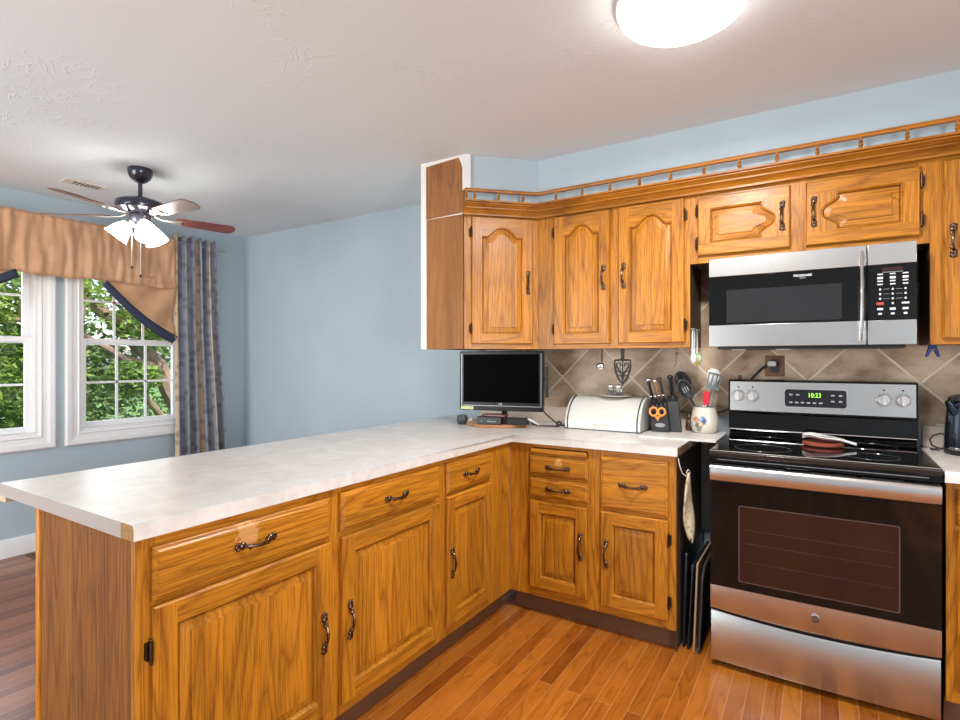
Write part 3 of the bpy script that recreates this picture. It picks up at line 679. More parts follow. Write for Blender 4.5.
# ---- crown molding and little gallery rail
def sweep_profile(prof, z_base):
    m = MB(); ang = math.atan2(.30, .305)
    # corners of the run at offset d in front of the cabinet faces
    def run(d):
        # diagonal face line and straight face line offset outwards by d
        nx, ny = math.sin(ang), -math.cos(ang)
        a = (-1.666+nx*d-.006*math.cos(ang), 2.486+ny*d-.006*math.sin(ang)); b = (-1.361, 2.786)
        # intersection of y = UF-d with offset diagonal
        yy = UF-d; t = (yy-(2.486+ny*d))/math.sin(ang); xx = -1.666+nx*d+t*math.cos(ang)
        return [a, (xx, yy), (1.3, yy)]
    L = [[(x, y, z) for x, y in run(d)] for d, z in prof]
    n = len(L)
    for i in range(n):
        a, b = L[i], L[(i+1) % n]
        for k in range(2): m.add([a[k], a[k+1], b[k+1], b[k]], [(0, 1, 2, 3)])
    m.add([l_[0] for l_ in L], [tuple(range(n))]); m.add([l_[-1] for l_ in L], [tuple(range(n))])
    return m, run
prof = [(.0225, 2.098), (.031, 2.098), (.031, 2.107), (.025, 2.109), (.028, 2.115), (.036, 2.124), (.045, 2.130), (.051, 2.131), (.051, 2.138), (.045, 2.140), (.052, 2.147), (.061, 2.153), (.066, 2.154), (.066, 2.159), (.060, 2.161), (.073, 2.163), (.073, 2.172), (.0005, 2.172), (.0005, 2.136), (.0225, 2.132)]
m, run = sweep_profile(prof, 0)
tag(m.build('crown_molding', OYX), 'stepped oak crown molding along the tops of the wall cabinets', 'molding')
gr = thing('gallery_rail', 'little oak gallery rail on small turned spindles above the crown molding', 'rail', (0, 0, 0))
rp = [(.046, 2.217), (.0635, 2.217), (.0665, 2.222), (.0665, 2.230), (.0635, 2.2345), (.046, 2.2345), (.043, 2.230), (.043, 2.222)]
m, _ = sweep_profile(rp, 0); m.build('top_rail', OYX, gr)
sp = MB(); sp.lathe([(.0065, 0), (.0065, .004), (.004, .007), (.007, .011), (.0098, .016), (.007, .021), (.004, .024), (.009, .029), (.004, .034), (.0065, .040), (.0070, .045)], n=12)
sp0 = sp.build('spindle', OYX, gr); first = True
(a0, a1, a2) = run(.055)
spots = [(a0[0]+(a1[0]-a0[0])*f, a0[1]+(a1[1]-a0[1])*f) for f in (.02, .13, .46, .80)] + [(-1.225+.152*k, a1[1]) for k in range(15)]
for x, y in spots:
    s_ = sp0 if first else sp0.copy()
    if not first: COL.objects.link(s_)
    first = False; s_.parent = gr; s_.location = (x, y, 2.1722)

# ------------------------------------------------------------------ range
RX0, RX1 = -.396, .364; RC = (RX0+RX1)/2
S = thing('stove', 'stainless electric range with black glass top and oven door', 'stove', (RC, 2.48, 0))
hw = .380
m = MB(); m.box((-hw+.004, .022, .03), (hw-.004, .60, .895)); m.build('body', BLKM, S, smooth=0)
for sx in (-1, 1):
    for yy in (.06, .55):
        m = MB(); m.lathe([(.018, 0), (.018, .012), (.010, .014), (.010, .03)], (sx*.33, yy, 0), 12); m.build('foot', BLK, S)
# drawer: slightly bowed front, top edge dips in the middle
def bow(x, d=.012): return -d*(1-(x/hw)**2)
m = MB(); N = 24; vs = []
for i in range(N+1):
    x = -hw+.003+(2*hw-.006)*i/N; top = .238-.016*(1-(x/hw)**2)
    for y, z in ((.02, .026), (bow(x)+.004, .026), (bow(x), .032), (bow(x), top-.006), (bow(x)+.004, top), (.02, top)): vs.append((x, y, z))
fs = [(i*6+k, (i+1)*6+k, (i+1)*6+(k+1) % 6, i*6+(k+1) % 6) for i in range(N) for k in range(6)] + [tuple(range(6)), tuple(range(N*6, N*6+6))]
m.add(vs, fs); m.build('storage_drawer', STEEL, S, smooth=40)
# oven door
od = MB(); vs = []; N = 24
for i in range(N+1):
    x = -hw+.002+(2*hw-.004)*i/N; bz = .252-.012*(1-(x/hw)**2)
    for y, z in ((.02, bz), (-.008+bow(x, .010), bz), (-.012+bow(x, .010), bz+.006), (-.010+bow(x, .006), .349), (.02, .349)): vs.append((x, y, z))
fs = [(i*5+k, (i+1)*5+k, (i+1)*5+(k+1) % 5, i*5+(k+1) % 5) for i in range(N) for k in range(5)] + [tuple(range(5)), tuple(range(N*5, N*5+5))]
od.add(vs, fs, 0)
od.box((-hw+.002, -.014, .3495), (hw-.002, .02, .862), 1)
odo = od.build('oven_door', [STEEL, BLKG], S, smooth=40, merge=False)
m = MB(); m.rbox((-.266, -.0152, .386), (.258, -.014, .694), .006); m.build('oven_window', OVG, odo)
m = MB(); m.rbox((-.270, -.0146, .382), (.262, -.0140, .698), .008); m.build('window_border', plain('window_frit_line', (.09, .06, .05), .3), odo)
m = MB()
for z in (.60, .545, .47): m.tube([(-.25, -.0155, z), (.245, -.0155, z)], .0007, 6)
m.build('oven_rack', plain('dim_rack', (.08, .045, .035), .4, .6), odo, merge=False)
# handle: flat top flange and a deep curved bar
hp = [(-.012, .862), (-.050, .866), (-.060, .862), (-.066, .850), (-.066, .820), (-.060, .802), (-.050, .797), (-.042, .800), (-.048, .812), (-.050, .845), (-.046, .850), (-.012, .850)]
m = MB(); m.extrude([(y, z) for y, z in hp], -hw+.008, hw-.009, 'x'); m.build('door_handle', STEEL, odo, smooth=45)
m = MB()
for x0_, x1_ in ((-.36, -.10), (-.02, .13), (.15, .27)): m.box((x0_, -.040, .8625), (x1_, -.028, .8668))
m.build('vent_slot', BLK, odo, smooth=0, merge=False)
m = MB(); m.lathe([(0, 0), (.0155, 0), (.0165, -.003), (.0140, -.005), (.0135, -.0035), (0, -.0035)], (0, -.0195, .300), 28, axis='y'); bd = m.build('badge', CHROME, odo)
m = MB(); m.lathe([(.0008, -.0045), (.0128, -.0045), (.0128, -.0052), (.0008, -.0052)], (0, -.0195, .300), 24, axis='y'); 
o = m.build('badge_disc', plain('badge_dark', (.06, .04, .04), .3), odo)
text_mesh('GE', 'badge_letters', .016, CHROME, odo, Matrix.Translation((0, -.0252, .300)) @ FRONT)
# cooktop
ck = MB(); ck.extrude([(-.045, .900), (-.050, .912), (-.050, .918), (-.040, .924), (.56, .924), (.56, .896), (-.03, .896)], -hw+.003, hw-.005, 'x')
cko = ck.build('cooktop', plain('cooktop_rim', (.02, .02, .02), .2), S, bevel=.002)
m = MB(); m.tube([(-hw+.004, -.044, .9225), (hw-.006, -.044, .9225)], .0022, 6); m.build('edge_trim', CHROME, cko)
m = MB(); m.box((-hw+.008, -.034, .9242), (hw-.008, .545, .9262)); m.build('cooktop_glass', BLKG, cko, smooth=0)
BR = plain('burner_print', (.045, .045, .05), .2, coat=1)
for x, y, r in ((-.19, .10, .105), (.19, .10, .085), (-.19, .40, .08), (.19, .40, .105)):
    m = MB(); m.tube([(x+r*math.cos(q*PI/32), y+r*math.sin(q*PI/32), .9262) for q in range(64)], .0012, 6, closed=True); m.build('burner_ring', BR, cko)
m = MB(); m.box((-hw, -.030, .870), (hw, .02, .8995)); m.build('front_band', BLKG, S, bevel=.004)
m = MB(); m.box((-hw+.03, -.0325, .884), (hw-.04, -.030, .8865)); m.build('trim_line', CHROME, S)
# back console
m = MB(); m.extrude([(.545, .925), (.545, .940), (.520, .952), (.525, 1.036), (.505, 1.040), (.512, 1.197), (.530, 1.203), (.585, 1.203), (.585, .925)], -hw+.003, hw-.003, 'x')
bc = m.build('back_console', BLKG, S, bevel=.003)
m = MB(); m.extrude([(.5055, 1.046), (.5015, 1.050), (.508, 1.192), (.5125, 1.194)], -hw+.012, hw-.012, 'x'); m.build('console_face', STEEL, bc)
m = MB(); m.tube([(-hw+.006, .520, .953), (hw-.006, .520, .953)], .004, 8); m.build('console_trim', CHROME, bc)
tilt = -.043
def onface(x, z, out=.0): return (x-RC, .502+(z-1.05)*.045-out, z)
m = MB(); m.rbox((-.143-RC, .4995, 1.078), (.103-RC, .508, 1.160), .012); dp = m.build('display_panel', plain('display_glass', (.018, .02, .026), .15), bc)
m = MB(); m.rbox((-.147-RC, .5010, 1.074), (.107-RC, .508, 1.164), .015); m.build('display_bezel', CHROME, bc)
GREEN = plain('green_led', (.1, .4, .02), .5, emit=(.45, 1, .08), es=1.4)
text_mesh('10:23', 'clock_digits', .030, GREEN, bc, Matrix.Translation((-.022-RC, .4990, 1.133)) @ FRONT, sx=.82)
LG_ = plain('panel_print', (.55, .55, .57), .5)
for k, (x, z) in enumerate([(x_, z_) for x_ in (-.118, -.094, -.070, -.046, -.022, .003) for z_ in (1.098,)] + [(x_, z_) for x_ in (.050, .080) for z_ in (1.135, 1.108)] + [(-.118, 1.135), (-.090, 1.135)]):
    m = MB(); m.rbox((x-RC-.007, .4988, z-.0035), (x-RC+.007, .4998, z+.0035), .002); m.build('panel_button', LG_, bc)
KNOB = plain('silver_knob', (.80, .79, .78), .3, .55)
for x in (-.346, -.283, .240, .307):
    m = MB(); m.lathe([(0, -.001), (.027, -.001), (.028, -.005), (.024, -.008), (.023, -.010)], (x-RC, .504+.0035, 1.122), 28, axis='y')
    m.lathe([(.019, -.008), (.0205, -.024), (.019, -.030), (0, -.030)], (x-RC, .5075, 1.122), 10, axis='y')
    m.rbox((x-RC-.006, .464, 1.122-.021), (x-RC+.006, .482, 1.122+.021), .005)
    m.build('knob', KNOB, bc, smooth=30, merge=False)
    m = MB(); m.rbox((x-RC-.004, .5045, 1.163), (x-RC+.004, .5075, 1.169), .001); m.build('knob_mark', BLK, bc)
    m = MB()
    for q in range(-5, 6):
        an = PI/2+q*.42; cx_, cz_ = x-RC+.034*math.cos(an), 1.122+.034*math.sin(an); m.box((cx_-.0012, .5048, cz_-.0012), (cx_+.0012, .5085, cz_+.0012))
    m.build('dial_marks', BLK, bc, smooth=0, merge=False)
m = MB(); m.lathe([(.008, 1.2035), (.008, 1.222), (.005, 1.224)], (-.345-RC+.0, .555, 0), 12); m.build('console_peg', BLK, S)

# ------------------------------------------------------------------ microwave
MW = thing('microwave', 'stainless over-the-range microwave with black window and keypad', 'microwave', (-.438, 2.70, 1.362))
mw_w, mh = .759, .406
m = MB(); m.box((.004, .030, .004), (mw_w-.004, .385, mh)); m.build('body', BLK, MW, bevel=.003)
dw = .598
m = MB(); m.box((0, 0, 0), (dw, .0295, .098)); m.box((0, 0, .322), (dw, .0295, mh)); m.box((0.0, .0025, .098), (dw, .0295, .322), 1)
md = m.build('door', [STEEL, BLKG], MW, bevel=.0015, merge=False)
m = MB(); m.rbox((.075, .0012, .108), (.515, .0024, .258), .004); m.build('window', MWG, md)
m = MB(); N = 16; pts = []; rs = []
for i in range(N+1):
    s = -1+2*i/N; pts.append((.581, -.020-.022*math.cos(s*PI/2)**.7+.0, .198+s*.178))
m.tube(pts, [.012]*(N+1), 12, sq=.65)
for s in (-1, 1): m.box((.572, -.022, .198+s*.176-.008), (.590, .002, .198+s*.176+.008))
m.build('handle', CHROME, md, merge=False)
text_mesh('FRIGIDAIRE', 'brand_letters', .0135, plain('white_print', (.85, .85, .85), .4), md, Matrix.Translation((.375, .0018, .301)) @ FRONT)
text_mesh('GALLERY', 'brand_line', .006, LG_, md, Matrix.Translation((.375, .0018, .290)) @ FRONT)
m = MB(); m.box((dw+.004, 0, 0), (mw_w, .0295, .098)); m.box((dw+.004, 0, .322), (mw_w, .0295, mh)); m.box((dw+.004, .0025, .098), (mw_w-.001, .0295, .322), 1)
mc = m.build('control_panel', [STEEL, BLKG], MW, bevel=.0015, merge=False)
m = MB(); m.rbox((dw+.052, .0014, .296), (dw+.118, .0024, .308), .002); m.build('dim_display', plain('dim_display_glass', (.03, .012, .01), .2), mc)
WP = plain('keypad_print', (.62, .62, .63), .5); RP = plain('keypad_red', (.42, .05, .04), .5)
rows = [(.283, 'l'), (.268, 'w'), (.255, 'l'), (.242, 'l'), (.222, 'd'), (.203, 'd'), (.184, 'd'), (.165, 'd'), (.143, 'w'), (.124, 's')]
for ri, (z, kd) in enumerate(rows):
    for ci in range(3):
        x = dw+.045+ci*.0405; ww, hh = {'l': (.009, .0025), 'w': (.0095, .0045), 'd': (.0032, .0038), 's': (.006, .0038)}[kd]; mt = WP
        if ri == 7 and ci == 0: ww, hh, mt = .012, .0055, RP
        if ri == 7 and ci == 2: ww, hh = .012, .0035
        m = MB(); m.rbox((x-ww, .0012, z-hh), (x+ww, .0024, z+hh), min(hh, .002)*.9); m.build('keypad_button', mt, mc)
m = MB()
for z in (.222, .203, .184): 
    for xa in (dw+.055, dw+.096): m.box((xa, .0018, z-.0006), (xa+.020, .0024, z+.0006))
m.box((dw+.052, .0018, .2895), (dw+.118, .0024, .2915)); m.build('keypad_lines', plain('keypad_line_print', (.3, .3, .3), .5), mc, merge=False)
m = MB(); m.box((.03, .05, -.012), (mw_w-.03, .33, .004)); m.build('vent_base', BLK, MW)
for x in (.09, .27):
    m = MB(); m.box((x, .06, -.016), (x+.055, .12, -.0122)); m.build('task_light', plain('light_lens', (.6, .6, .58), .4), MW)

# ------------------------------------------------------------------ outlet on the tiles
ot = thing('wall_outlet', 'brown wooden outlet plate with a black socket and plugged-in cord', 'outlet', (-.192, W-.0095, 1.270))
m = MB(); m.box((-.042, -.008, -.052), (.042, 0, .052)); m.build('plate', oak('walnut_plate', 'z', light=(.19, .075, .03), dark=(.10, .035, .012)), ot, bevel=.003)
m = MB(); m.rbox((-.020, -.011, -.034), (.020, -.007, .034), .008); m.build('socket', BLK, ot)
pc = thing('power_cord', 'black stove cord with a silver plug, running from the outlet down behind', 'cord', (-.192, W-.025, 1.270))
m = MB(); m.rbox((-.030, -.030, -.002), (.008, .004, .024), .006, axis='y'); m.build('plug', plain('silver_plug', (.5, .5, .48), .35, .6), pc, bevel=.002)
m = MB(); m.tube([(-.028, -.014, .008), (-.055, -.014, -.012), (-.085, -.012, -.045), (-.12, -.008, -.085)], .006, 8); m.build('cable', BLK, pc)
cb = MB(); cb.tube([(-.402, W-.03, 1.045), (-.44, W-.03, 1.028), (-.475, W-.03, 1.018), (-.49, W-.03, .99), (-.49, W-.03, .93)], .005, 8); tag(cb.build('power_cord', BLK), 'black cord emerging beside the stove behind the crock', 'cord')

# ------------------------------------------------------------------ ceiling dome lamp
DOME = plain('lit_dome', (.9, .9, .9), .5, emit=(1, .98, .95), es=11.)
LX, LY = -.367, 1.775
dl = thing('ceiling_light', 'round white flush dome light glowing on the kitchen ceiling', 'ceiling light', (LX, LY, ZC))
m = MB(); m.lathe([(0, -.001), (.198, -.001), (.202, -.008), (.200, -.018), (.19, -.020)], n=48); m.build('base_ring', WHT, dl)
m = MB(); m.lathe([(.196, -.018)]+[(.196*math.cos(t*PI/2/10), -.018-.075*math.sin(t*PI/2/10)) for t in range(1, 10)]+[(0, -.093)], n=48); m.build('glass_dome', DOME, dl)
lb = bpy.data.lights.new('dome_lamp', 'AREA'); lb.shape = 'DISK'; lb.size = .24; lb.energy = 26; lb.color = (1, .98, .95)
lbo = bpy.data.objects.new('dome_lamp', lb); COL.objects.link(lbo); lbo.location = (LX, LY, ZC-.095)

# ------------------------------------------------------------------ ceiling fan
FX, FY = -3.425, 1.65
fan = thing('ceiling_fan', 'dark ceiling fan with five blades and lit glass shades in the dining area', 'ceiling fan', (FX, FY, ZC))
NAVY = plain('dark_bronze_enamel', (.035, .035, .055), .22, .5, coat=.6)
m = MB(); m.lathe([(.0, 0), (.064, 0), (.067, -.008), (.065, -.030), (.054, -.056), (.032, -.076), (.016, -.084), (0, -.084)], n=32); m.build('canopy', NAVY, fan)
m = MB(); m.lathe([(.012, -.080), (.012, -.160), (.026, -.170), (.030, -.188)], n=20); m.build('downrod', NAVY, fan)
m = MB(); m.lathe([(0, -.160), (.030, -.162), (.055, -.172), (.100, -.184), (.126, -.200), (.131, -.222), (.124, -.245), (.096, -.262), (.060, -.272), (0, -.272)], n=40); m.build('motor_housing', NAVY, fan)
m = MB(); m.lathe([(0, -.271), (.055, -.271), (.062, -.285), (.062, -.315), (.050, -.337), (.028, -.355), (.016, -.368), (0, -.370)], n=32); m.build('light_kit', plain('brushed_pewter', (.20, .20, .24), .3, .9), fan)
BLT = oak('blade_wood', 'x', light=(.20, .085, .06), dark=(.10, .04, .03), rough=.3)
BLR = oak('blade_cherry', 'x', light=(.22, .06, .05), dark=(.11, .025, .02), rough=.3)
ARM = plain('blade_iron', (.45, .42, .38), .35, .8)
def blade(a, mt):
    m = MB(); th = math.radians(-12); R0, R1 = .185, .537; pts = []
    for i in range(9): t = PI/2-PI*i/8; pts.append((R1-.045+.045*math.cos(t), .060*math.sin(t)+.0))
    pts += [(R0+.02, -.046), (R0, -.034), (R0, .034), (R0+.02, .046)]
    m.extrude(pts, -.003, .003, 'z'); m.xf(Matrix.Rotation(a, 4, 'Z') @ Matrix.Translation((0, 0, -.280)) @ Matrix.Rotation(th, 4, 'X'))
    b = m.build('blade', mt, fan, bevel=.001)
    m = MB(); m.tube([(.075, 0, .010), (.11, 0, -.004), (.16, 0, -.006), (.22, 0, -.006)], [.010, .009, .012, .016], 8, sq=.3)
    m.tube([(.15, 0, -.006), (.19, .022, -.006), (.235, .026, -.006)], [.006, .007, .009], 8, sq=.3); m.tube([(.15, 0, -.006), (.19, -.022, -.006), (.235, -.026, -.006)], [.006, .007, .009], 8, sq=.3)
    m.xf(Matrix.Rotation(a, 4, 'Z') @ Matrix.Translation((0, 0, -.280)) @ Matrix.Rotation(th, 4, 'X')); m.build('blade_arm', ARM, b, merge=False)
for k in range(5): blade(math.radians(2+72*k), BLR if k == 1 else BLT)
SHADE = plain('lit_glass_shade', (.9, .9, .88), .4, emit=(1, .95, .86), es=14.)
for k in range(3):
    a = math.radians(-57.8-12+120*k+60)
    prof = [(.020, 0), (.026, -.012), (.040, -.035), (.052, -.065), (.060, -.095), (.066, -.110)]
    M = Matrix.Rotation(a, 3, 'Z') @ Matrix.Rotation(math.radians(-38), 3, 'Y')
    c = (.060*math.cos(a), .060*math.sin(a), -.322)
    m = MB(); m.lathe(prof+[(0, -.104)], c, 24, mat=M); m.build('glass_shade', SHADE, fan)
    m = MB(); m.lathe([(.014, .012), (.024, .004), (.025, -.006), (.018, -.01)], c, 16, mat=M); m.tube([(.03*math.cos(a), .03*math.sin(a), -.320), (c[0], c[1], -.318)], .009, 8); m.build('socket_cup', ARM, fan, merge=False)
for (dx, dy, z1) in ((-.035, -.03, -.575), (.028, -.012, -.63)):
    m = MB(); m.tube([(dx, dy, -.32), (dx, dy, z1)], .0016, 6); pcn = m.build('pull_chain', SATIN, fan)
    m = MB(); m.ell((dx, dy, z1-.008), (.007, .007, .010), 8); m.build('chain_bob', BLK, pcn)

# ------------------------------------------------------------------ curtains
GOLD = plain('gold_sateen', (.52, .285, .15), .45, var=.18, scale=14, bump=.2)
GOLD.node_tree.nodes['Principled BSDF'].inputs['Sheen Weight'].default_value = .3
NAV = plain('navy_border', (.022, .03, .065), .7)
def stripe_mat():
    m, n, l, b = new_mat('striped_damask')
    at = n.new('ShaderNodeAttribute'); at.attribute_name = 'stripe'
    f = math_node(n, l, 'FRACT', math_node(n, l, 'MULTIPLY', at.outputs['Fac'], 3.7))
    r = n.new('ShaderNodeValToRGB'); r.color_ramp.interpolation = 'CONSTANT'; e = r.color_ramp.elements
    e[0].position = 0; e[0].color = (.42, .30, .18, 1); e[1].position = .14; e[1].color = (.17, .185, .225, 1)
    for p, c in ((.20, (.22, .23, .26, 1)), (.24, (.15, .16, .20, 1)), (.9, (.21, .22, .25, 1)), (.94, (.17, .185, .225, 1))):
        x = e.new(p); x.color = c
    l.new(f, r.inputs[0])
    tc = n.new('ShaderNodeTexCoord'); vo = n.new('ShaderNodeTexVoronoi'); vo.inputs['Scale'].default_value = 16; l.new(tc.outputs['Object'], vo.inputs[0])
    mr = n.new('ShaderNodeMapRange'); mr.inputs[1].default_value = .3; mr.inputs[2].default_value = .5; mr.inputs[3].default_value = .85; mr.inputs[4].default_value = 1.35; l.new(vo.outputs[0], mr.inputs[0])
    sc = n.new('ShaderNodeVectorMath'); sc.operation = 'SCALE'; l.new(r.outputs[0], sc.inputs[0]); l.new(mr.outputs[0], sc.inputs['Scale'])
    l.new(sc.outputs[0], b.inputs['Base Color']); b.inputs['Roughness'].default_value = .6; b.inputs['Sheen Weight'].default_value = .2
    return m
STR = stripe_mat()
rod = thing('curtain_rod', 'slim metal curtain rod with pointed finial above the windows', 'curtain rod', (XL+.085, 1.6, 2.262))
m = MB(); m.tube([(0, -1.25, 0), (0, 1.18, 0)], .008, 10); m.build('rod', SATIN, rod)
m = MB(); m.lathe([(.009, 1.18), (.013, 1.186), (.013, 1.194), (.008, 1.20), (.010, 1.215), (0, 1.265)], n=14, axis='y'); m.build('finial', SATIN, rod)
for yy in (-1.18, 0.0, 1.165):
    m = MB(); m.tube([(0, yy, 0), (-.04, yy, -.004), (-.0845, yy, -.004)], .005, 8); m.box((-.0848, yy-.012, -.03), (-.081, yy+.012, .03)); m.build('bracket', SATIN, rod, merge=False)
# striped side panel
m = MB(); NU, NV = 110, 30
def panel(u, v):     # u across, v down
    z = 2.318-v*2.27
    y0 = 2.388+.0*v; y1 = 2.735+.03*math.sin(min(v*1.3, 1)*PI/2)+.075*max(0, v-.35)/.65
    ph = u*2*PI*5.2
    amp = .020+.018*v; head = max(0, 1-v*14)
    y = y0+(y1-y0)*u+.012*math.sin(ph*1+.7)*(.4+v)
    x = XL+.10+amp*math.sin(ph)+.008*math.sin(ph*2.3+v*3)
    if v < .03: z += .010*math.sin(ph*2)
    return (x, y, z)
m.grid(panel, NU, NV)
me_o = m.build('curtain', STR, merge=False, smooth=180)
at = me_o.data.attributes.new('stripe', 'FLOAT', 'POINT')
for i in range(NU+1):
    for j in range(NV+1): at.data[i*(NV+1)+j].value = i/NU*.999
sol = me_o.modifiers.new('thick', 'SOLIDIFY'); sol.thickness = .003
tag(me_o, 'grey-blue curtain with gold stripes hanging beside the window', 'curtain')
# gold valance with pleats
va = thing('valance', 'gold fabric valance across both windows with swags edged in navy', 'valance', (0, 0, 0))
def vfun(u, v):
    y = .30+u*2.085; z = 2.278-v*(.405+.006*math.sin(y*9))
    fold = .038*(.4+.6*v)*mnoise.noise(Vector((y*7, v*1.2, 0)))+.018*mnoise.noise(Vector((y*26, v*2, 3)))*(1-v*.3)
    if v < .07: z += .004*math.sin(y*95)
    z -= .004*math.sin(y*31)*v
    return (XL+.125+fold, y, z)
m = MB(); m.grid(vfun, 260, 16); o = m.build('valance_cloth', GOLD, va, merge=False, smooth=180); s_ = o.modifiers.new('thick', 'SOLIDIFY'); s_.thickness = .003
def swag(name, ya, za, yb, zb, yc, x):
    """triangular swag: hypotenuse (ya,za)->(yb,zb), straight side at yc"""
    m = MB(); mb_ = MB()
    def edge(t):
        return ya+(yb-ya)*t, za+(zb-za)*t-.045*math.sin(t*PI)*0.9
    def f(u, v):
        y, z = edge(u); ztop = 1.95
        zz = ztop+(z-ztop)*v
        return (x+.018*math.sin(v*7+u*13)*(.3+u)+.010*u, y, zz)
    m.grid(f, 24, 14); g = m.build('swag', GOLD, va, merge=False, smooth=180); g.modifiers.new('thick', 'SOLIDIFY').thickness = .003
    def fb(u, v):
        y, z = edge(u); w_ = .052+.02*u; d = Vector((yb-ya, zb-za)).normalized(); n_ = Vector((d.y, -d.x));
        if n_.y > 0: n_ = -n_
        return (x+.022+.006*math.sin(v*3), y+n_.x*w_*(v-.35), z+n_.y*w_*(v-.35))
    mb_.grid(fb, 24, 3); b = mb_.build('navy_border', NAV, g, merge=False, smooth=180); b.modifiers.new('thick', 'SOLIDIFY').thickness = .003
swag('swag', 1.885, 1.868, 2.392, 1.47, 2.39, XL+.10)
swag('swag', 1.37, 1.874, .80, 1.66, .8, XL+.10)

# floor and ceiling registers
m = MB(); m.box((-4.47, 1.44, .0002), (-4.36, 1.70, .006), 0)
for k in range(9): m.box((-4.455, 1.455+k*.026, .006), (-4.375, 1.469+k*.026, .0066), 1)
tag(m.build('floor_register', [plain('register_brown', (.12, .07, .04), .5, .3), BLKM], smooth=0, merge=False), 'brown metal floor register by the window wall baseboard', 'vent')
m = MB(); m.box((-4.06, 1.48, ZC-.008), (-3.96, 1.70, ZC-.0005), 0)
for k in range(7): m.box((-4.045, 1.535+k*.0215, ZC-.0086), (-3.975, 1.547+k*.0215, ZC-.008), 1)
tag(m.build('ceiling_register', [plain('register_cream', (.62, .58, .50), .5), plain('register_shadow', (.08, .08, .08), .7)], smooth=0, merge=False), 'cream slotted air register on the ceiling behind the fan', 'vent')

# ------------------------------------------------------------------ television group on the corner counter
CT = .9142
TVX, TVY, TVR = -1.581, 2.745, math.radians(14)
bo = MB(); bo.lathe([(0, 0), (.186, 0), (.190, .004), (.190, .014), (.186, .018), (0, .018)], (-1.632, 2.80, CT), 48)
tag(bo.build('turntable_board', oak('turntable_oak', 'x', light=(.55, .27, .12), dark=(.34, .14, .05))), 'round wooden board under the television', 'board')
tv = thing('television', 'small black flat television with blank screen on a round board', 'television', (TVX, TVY, CT+.0182), TVR)
def L(z): return z-(CT+.0182)
m = MB(); m.rbox((-.253, -.012, L(1.003)), (.253, .030, L(1.352)), .010); m.build('cabinet', plain('gloss_black_bezel', (.008, .007, .009), .25, 0, .3), tv, bevel=.003)
m = MB(); m.box((-.228, -.0135, L(1.052)), (.228, -.012, L(1.333))); m.build('screen', plain('dark_screen', (.0005, .0005, .0005), .4, 0, .02), tv)
m = MB(); m.box((-.240, -.0145, L(1.030)), (.245, -.012, L(1.0335))); m.box((-.240, -.0145, L(1.0335)), (-.2365, -.012, L(1.338))); m.box((.240, -.0145, L(1.0335)), (.2435, -.012, L(1.338))); m.build('bezel_line', plain('grey_bezel_line', (.32, .32, .35), .3, .5), tv, merge=False)
text_mesh('LG', 'brand_letters', .017, plain('logo_grey', (.7, .7, .7), .4), tv, Matrix.Translation((.0, -.0140, L(1.043))) @ FRONT)
m = MB(); m.box((-.243, -.0135, L(1.008)), (-.165, -.012, L(1.026))); m.build('energy_sticker', plain('sticker', (.55, .62, .30), .6, var=.6, scale=90), tv)
m = MB(); m.lathe([(0, 0), (.110, 0), (.112, .006), (.06, .012), (.0, .014)], (0, .085, .0002), 32, mat=Matrix.Diagonal((.75, .5, 1))); m.tube([(0, .085, .008), (0, .080, .07), (0, .02, .12)], .018, 12); m.build('stand', BLK, tv, merge=False)
m = MB(); m.rbox((.262, -.008, L(1.085)), (.278, .020, L(1.262)), .005); m.box((.250, .0, L(1.18)), (.264, .012, L(1.20))); m.build('side_speaker', BLK, tv, bevel=.002, merge=False)
cbx = thing('media_box', 'small black media box lying on the round board under the television', 'media player', (-1.595, 2.685, CT+.0184), math.radians(10))
m = MB(); m.box((-.085, -.045, 0), (.060, .045, .043)); m.build('case', BLK, cbx, bevel=.003)
m = MB()
for x in (-.06, -.02, -.01, .0, .012, .025): m.box((x, -.0458, .015), (x+.005, -.045, .020))
m.build('front_lights', plain('pale_print', (.55, .6, .65), .5), cbx, smooth=0, merge=False)
o = MB(); o.rbox((-.070, -.04, 0), (.072, .03, .014), .006, axis='z'); o.xf(Matrix.Translation((-1.585, 2.69, CT+.0620)) @ Matrix.Rotation(.12, 4, 'Z'))
tag(o.build('slim_case', plain('dark_red_gloss', (.10, .015, .018), .2, coat=.5), bevel=.003), 'slim dark red case on top of the black media box', 'case')
o = MB(); o.rbox((-.060, -.04, 0), (.060, .03, .036), .008, axis='z'); o.xf(Matrix.Translation((-1.463, 2.735, CT+.0186)) @ Matrix.Rotation(.25, 4, 'Z'))
ad = o.build('cable_adapter', BLKM, bevel=.003); tag(ad, 'squat black adapter at the right side of the round board', 'adapter')
for k, (pts, lb, mt) in enumerate([
    ([(-1.735, 2.660, .948), (-1.76, 2.70, .955), (-1.785, 2.74, .945), (-1.80, 2.70, .925)], 'white lead between the black speaker and media box', plain('white_cable', (.75, .75, .75), .5)),
    ([(-1.42, 2.76, .958), (-1.40, 2.74, .965), (-1.375, 2.76, .95), (-1.365, 2.80, .93)], 'white lead curling off the adapter at the board edge', plain('white_cable_b', (.72, .72, .72), .5))]):
    m = MB(); m.tube(pts, .005, 8); tag(m.build('cable', mt), lb, 'cable')
m = MB(); pts = [(-1.335, 2.80, 1.01), (-1.32, 2.82, .985), (-1.29, 2.84, .955), (-1.262, 2.85, .932), (-1.243, 2.88, .925), (-1.20, 3.0, .925)]
m.tube(pts, .0045, 8); m.tube([(-1.40, 2.79, .935), (-1.37, 2.80, .924), (-1.32, 2.83, .922), (-1.268, 2.85, .922)], .005, 8)
for q in range(3): m.tube([(-1.262+.013*math.cos(t), 2.85+.006*q, .936+.013*math.sin(t)) for t in [k*PI/4 for k in range(8)]], .0045, 8, closed=True)
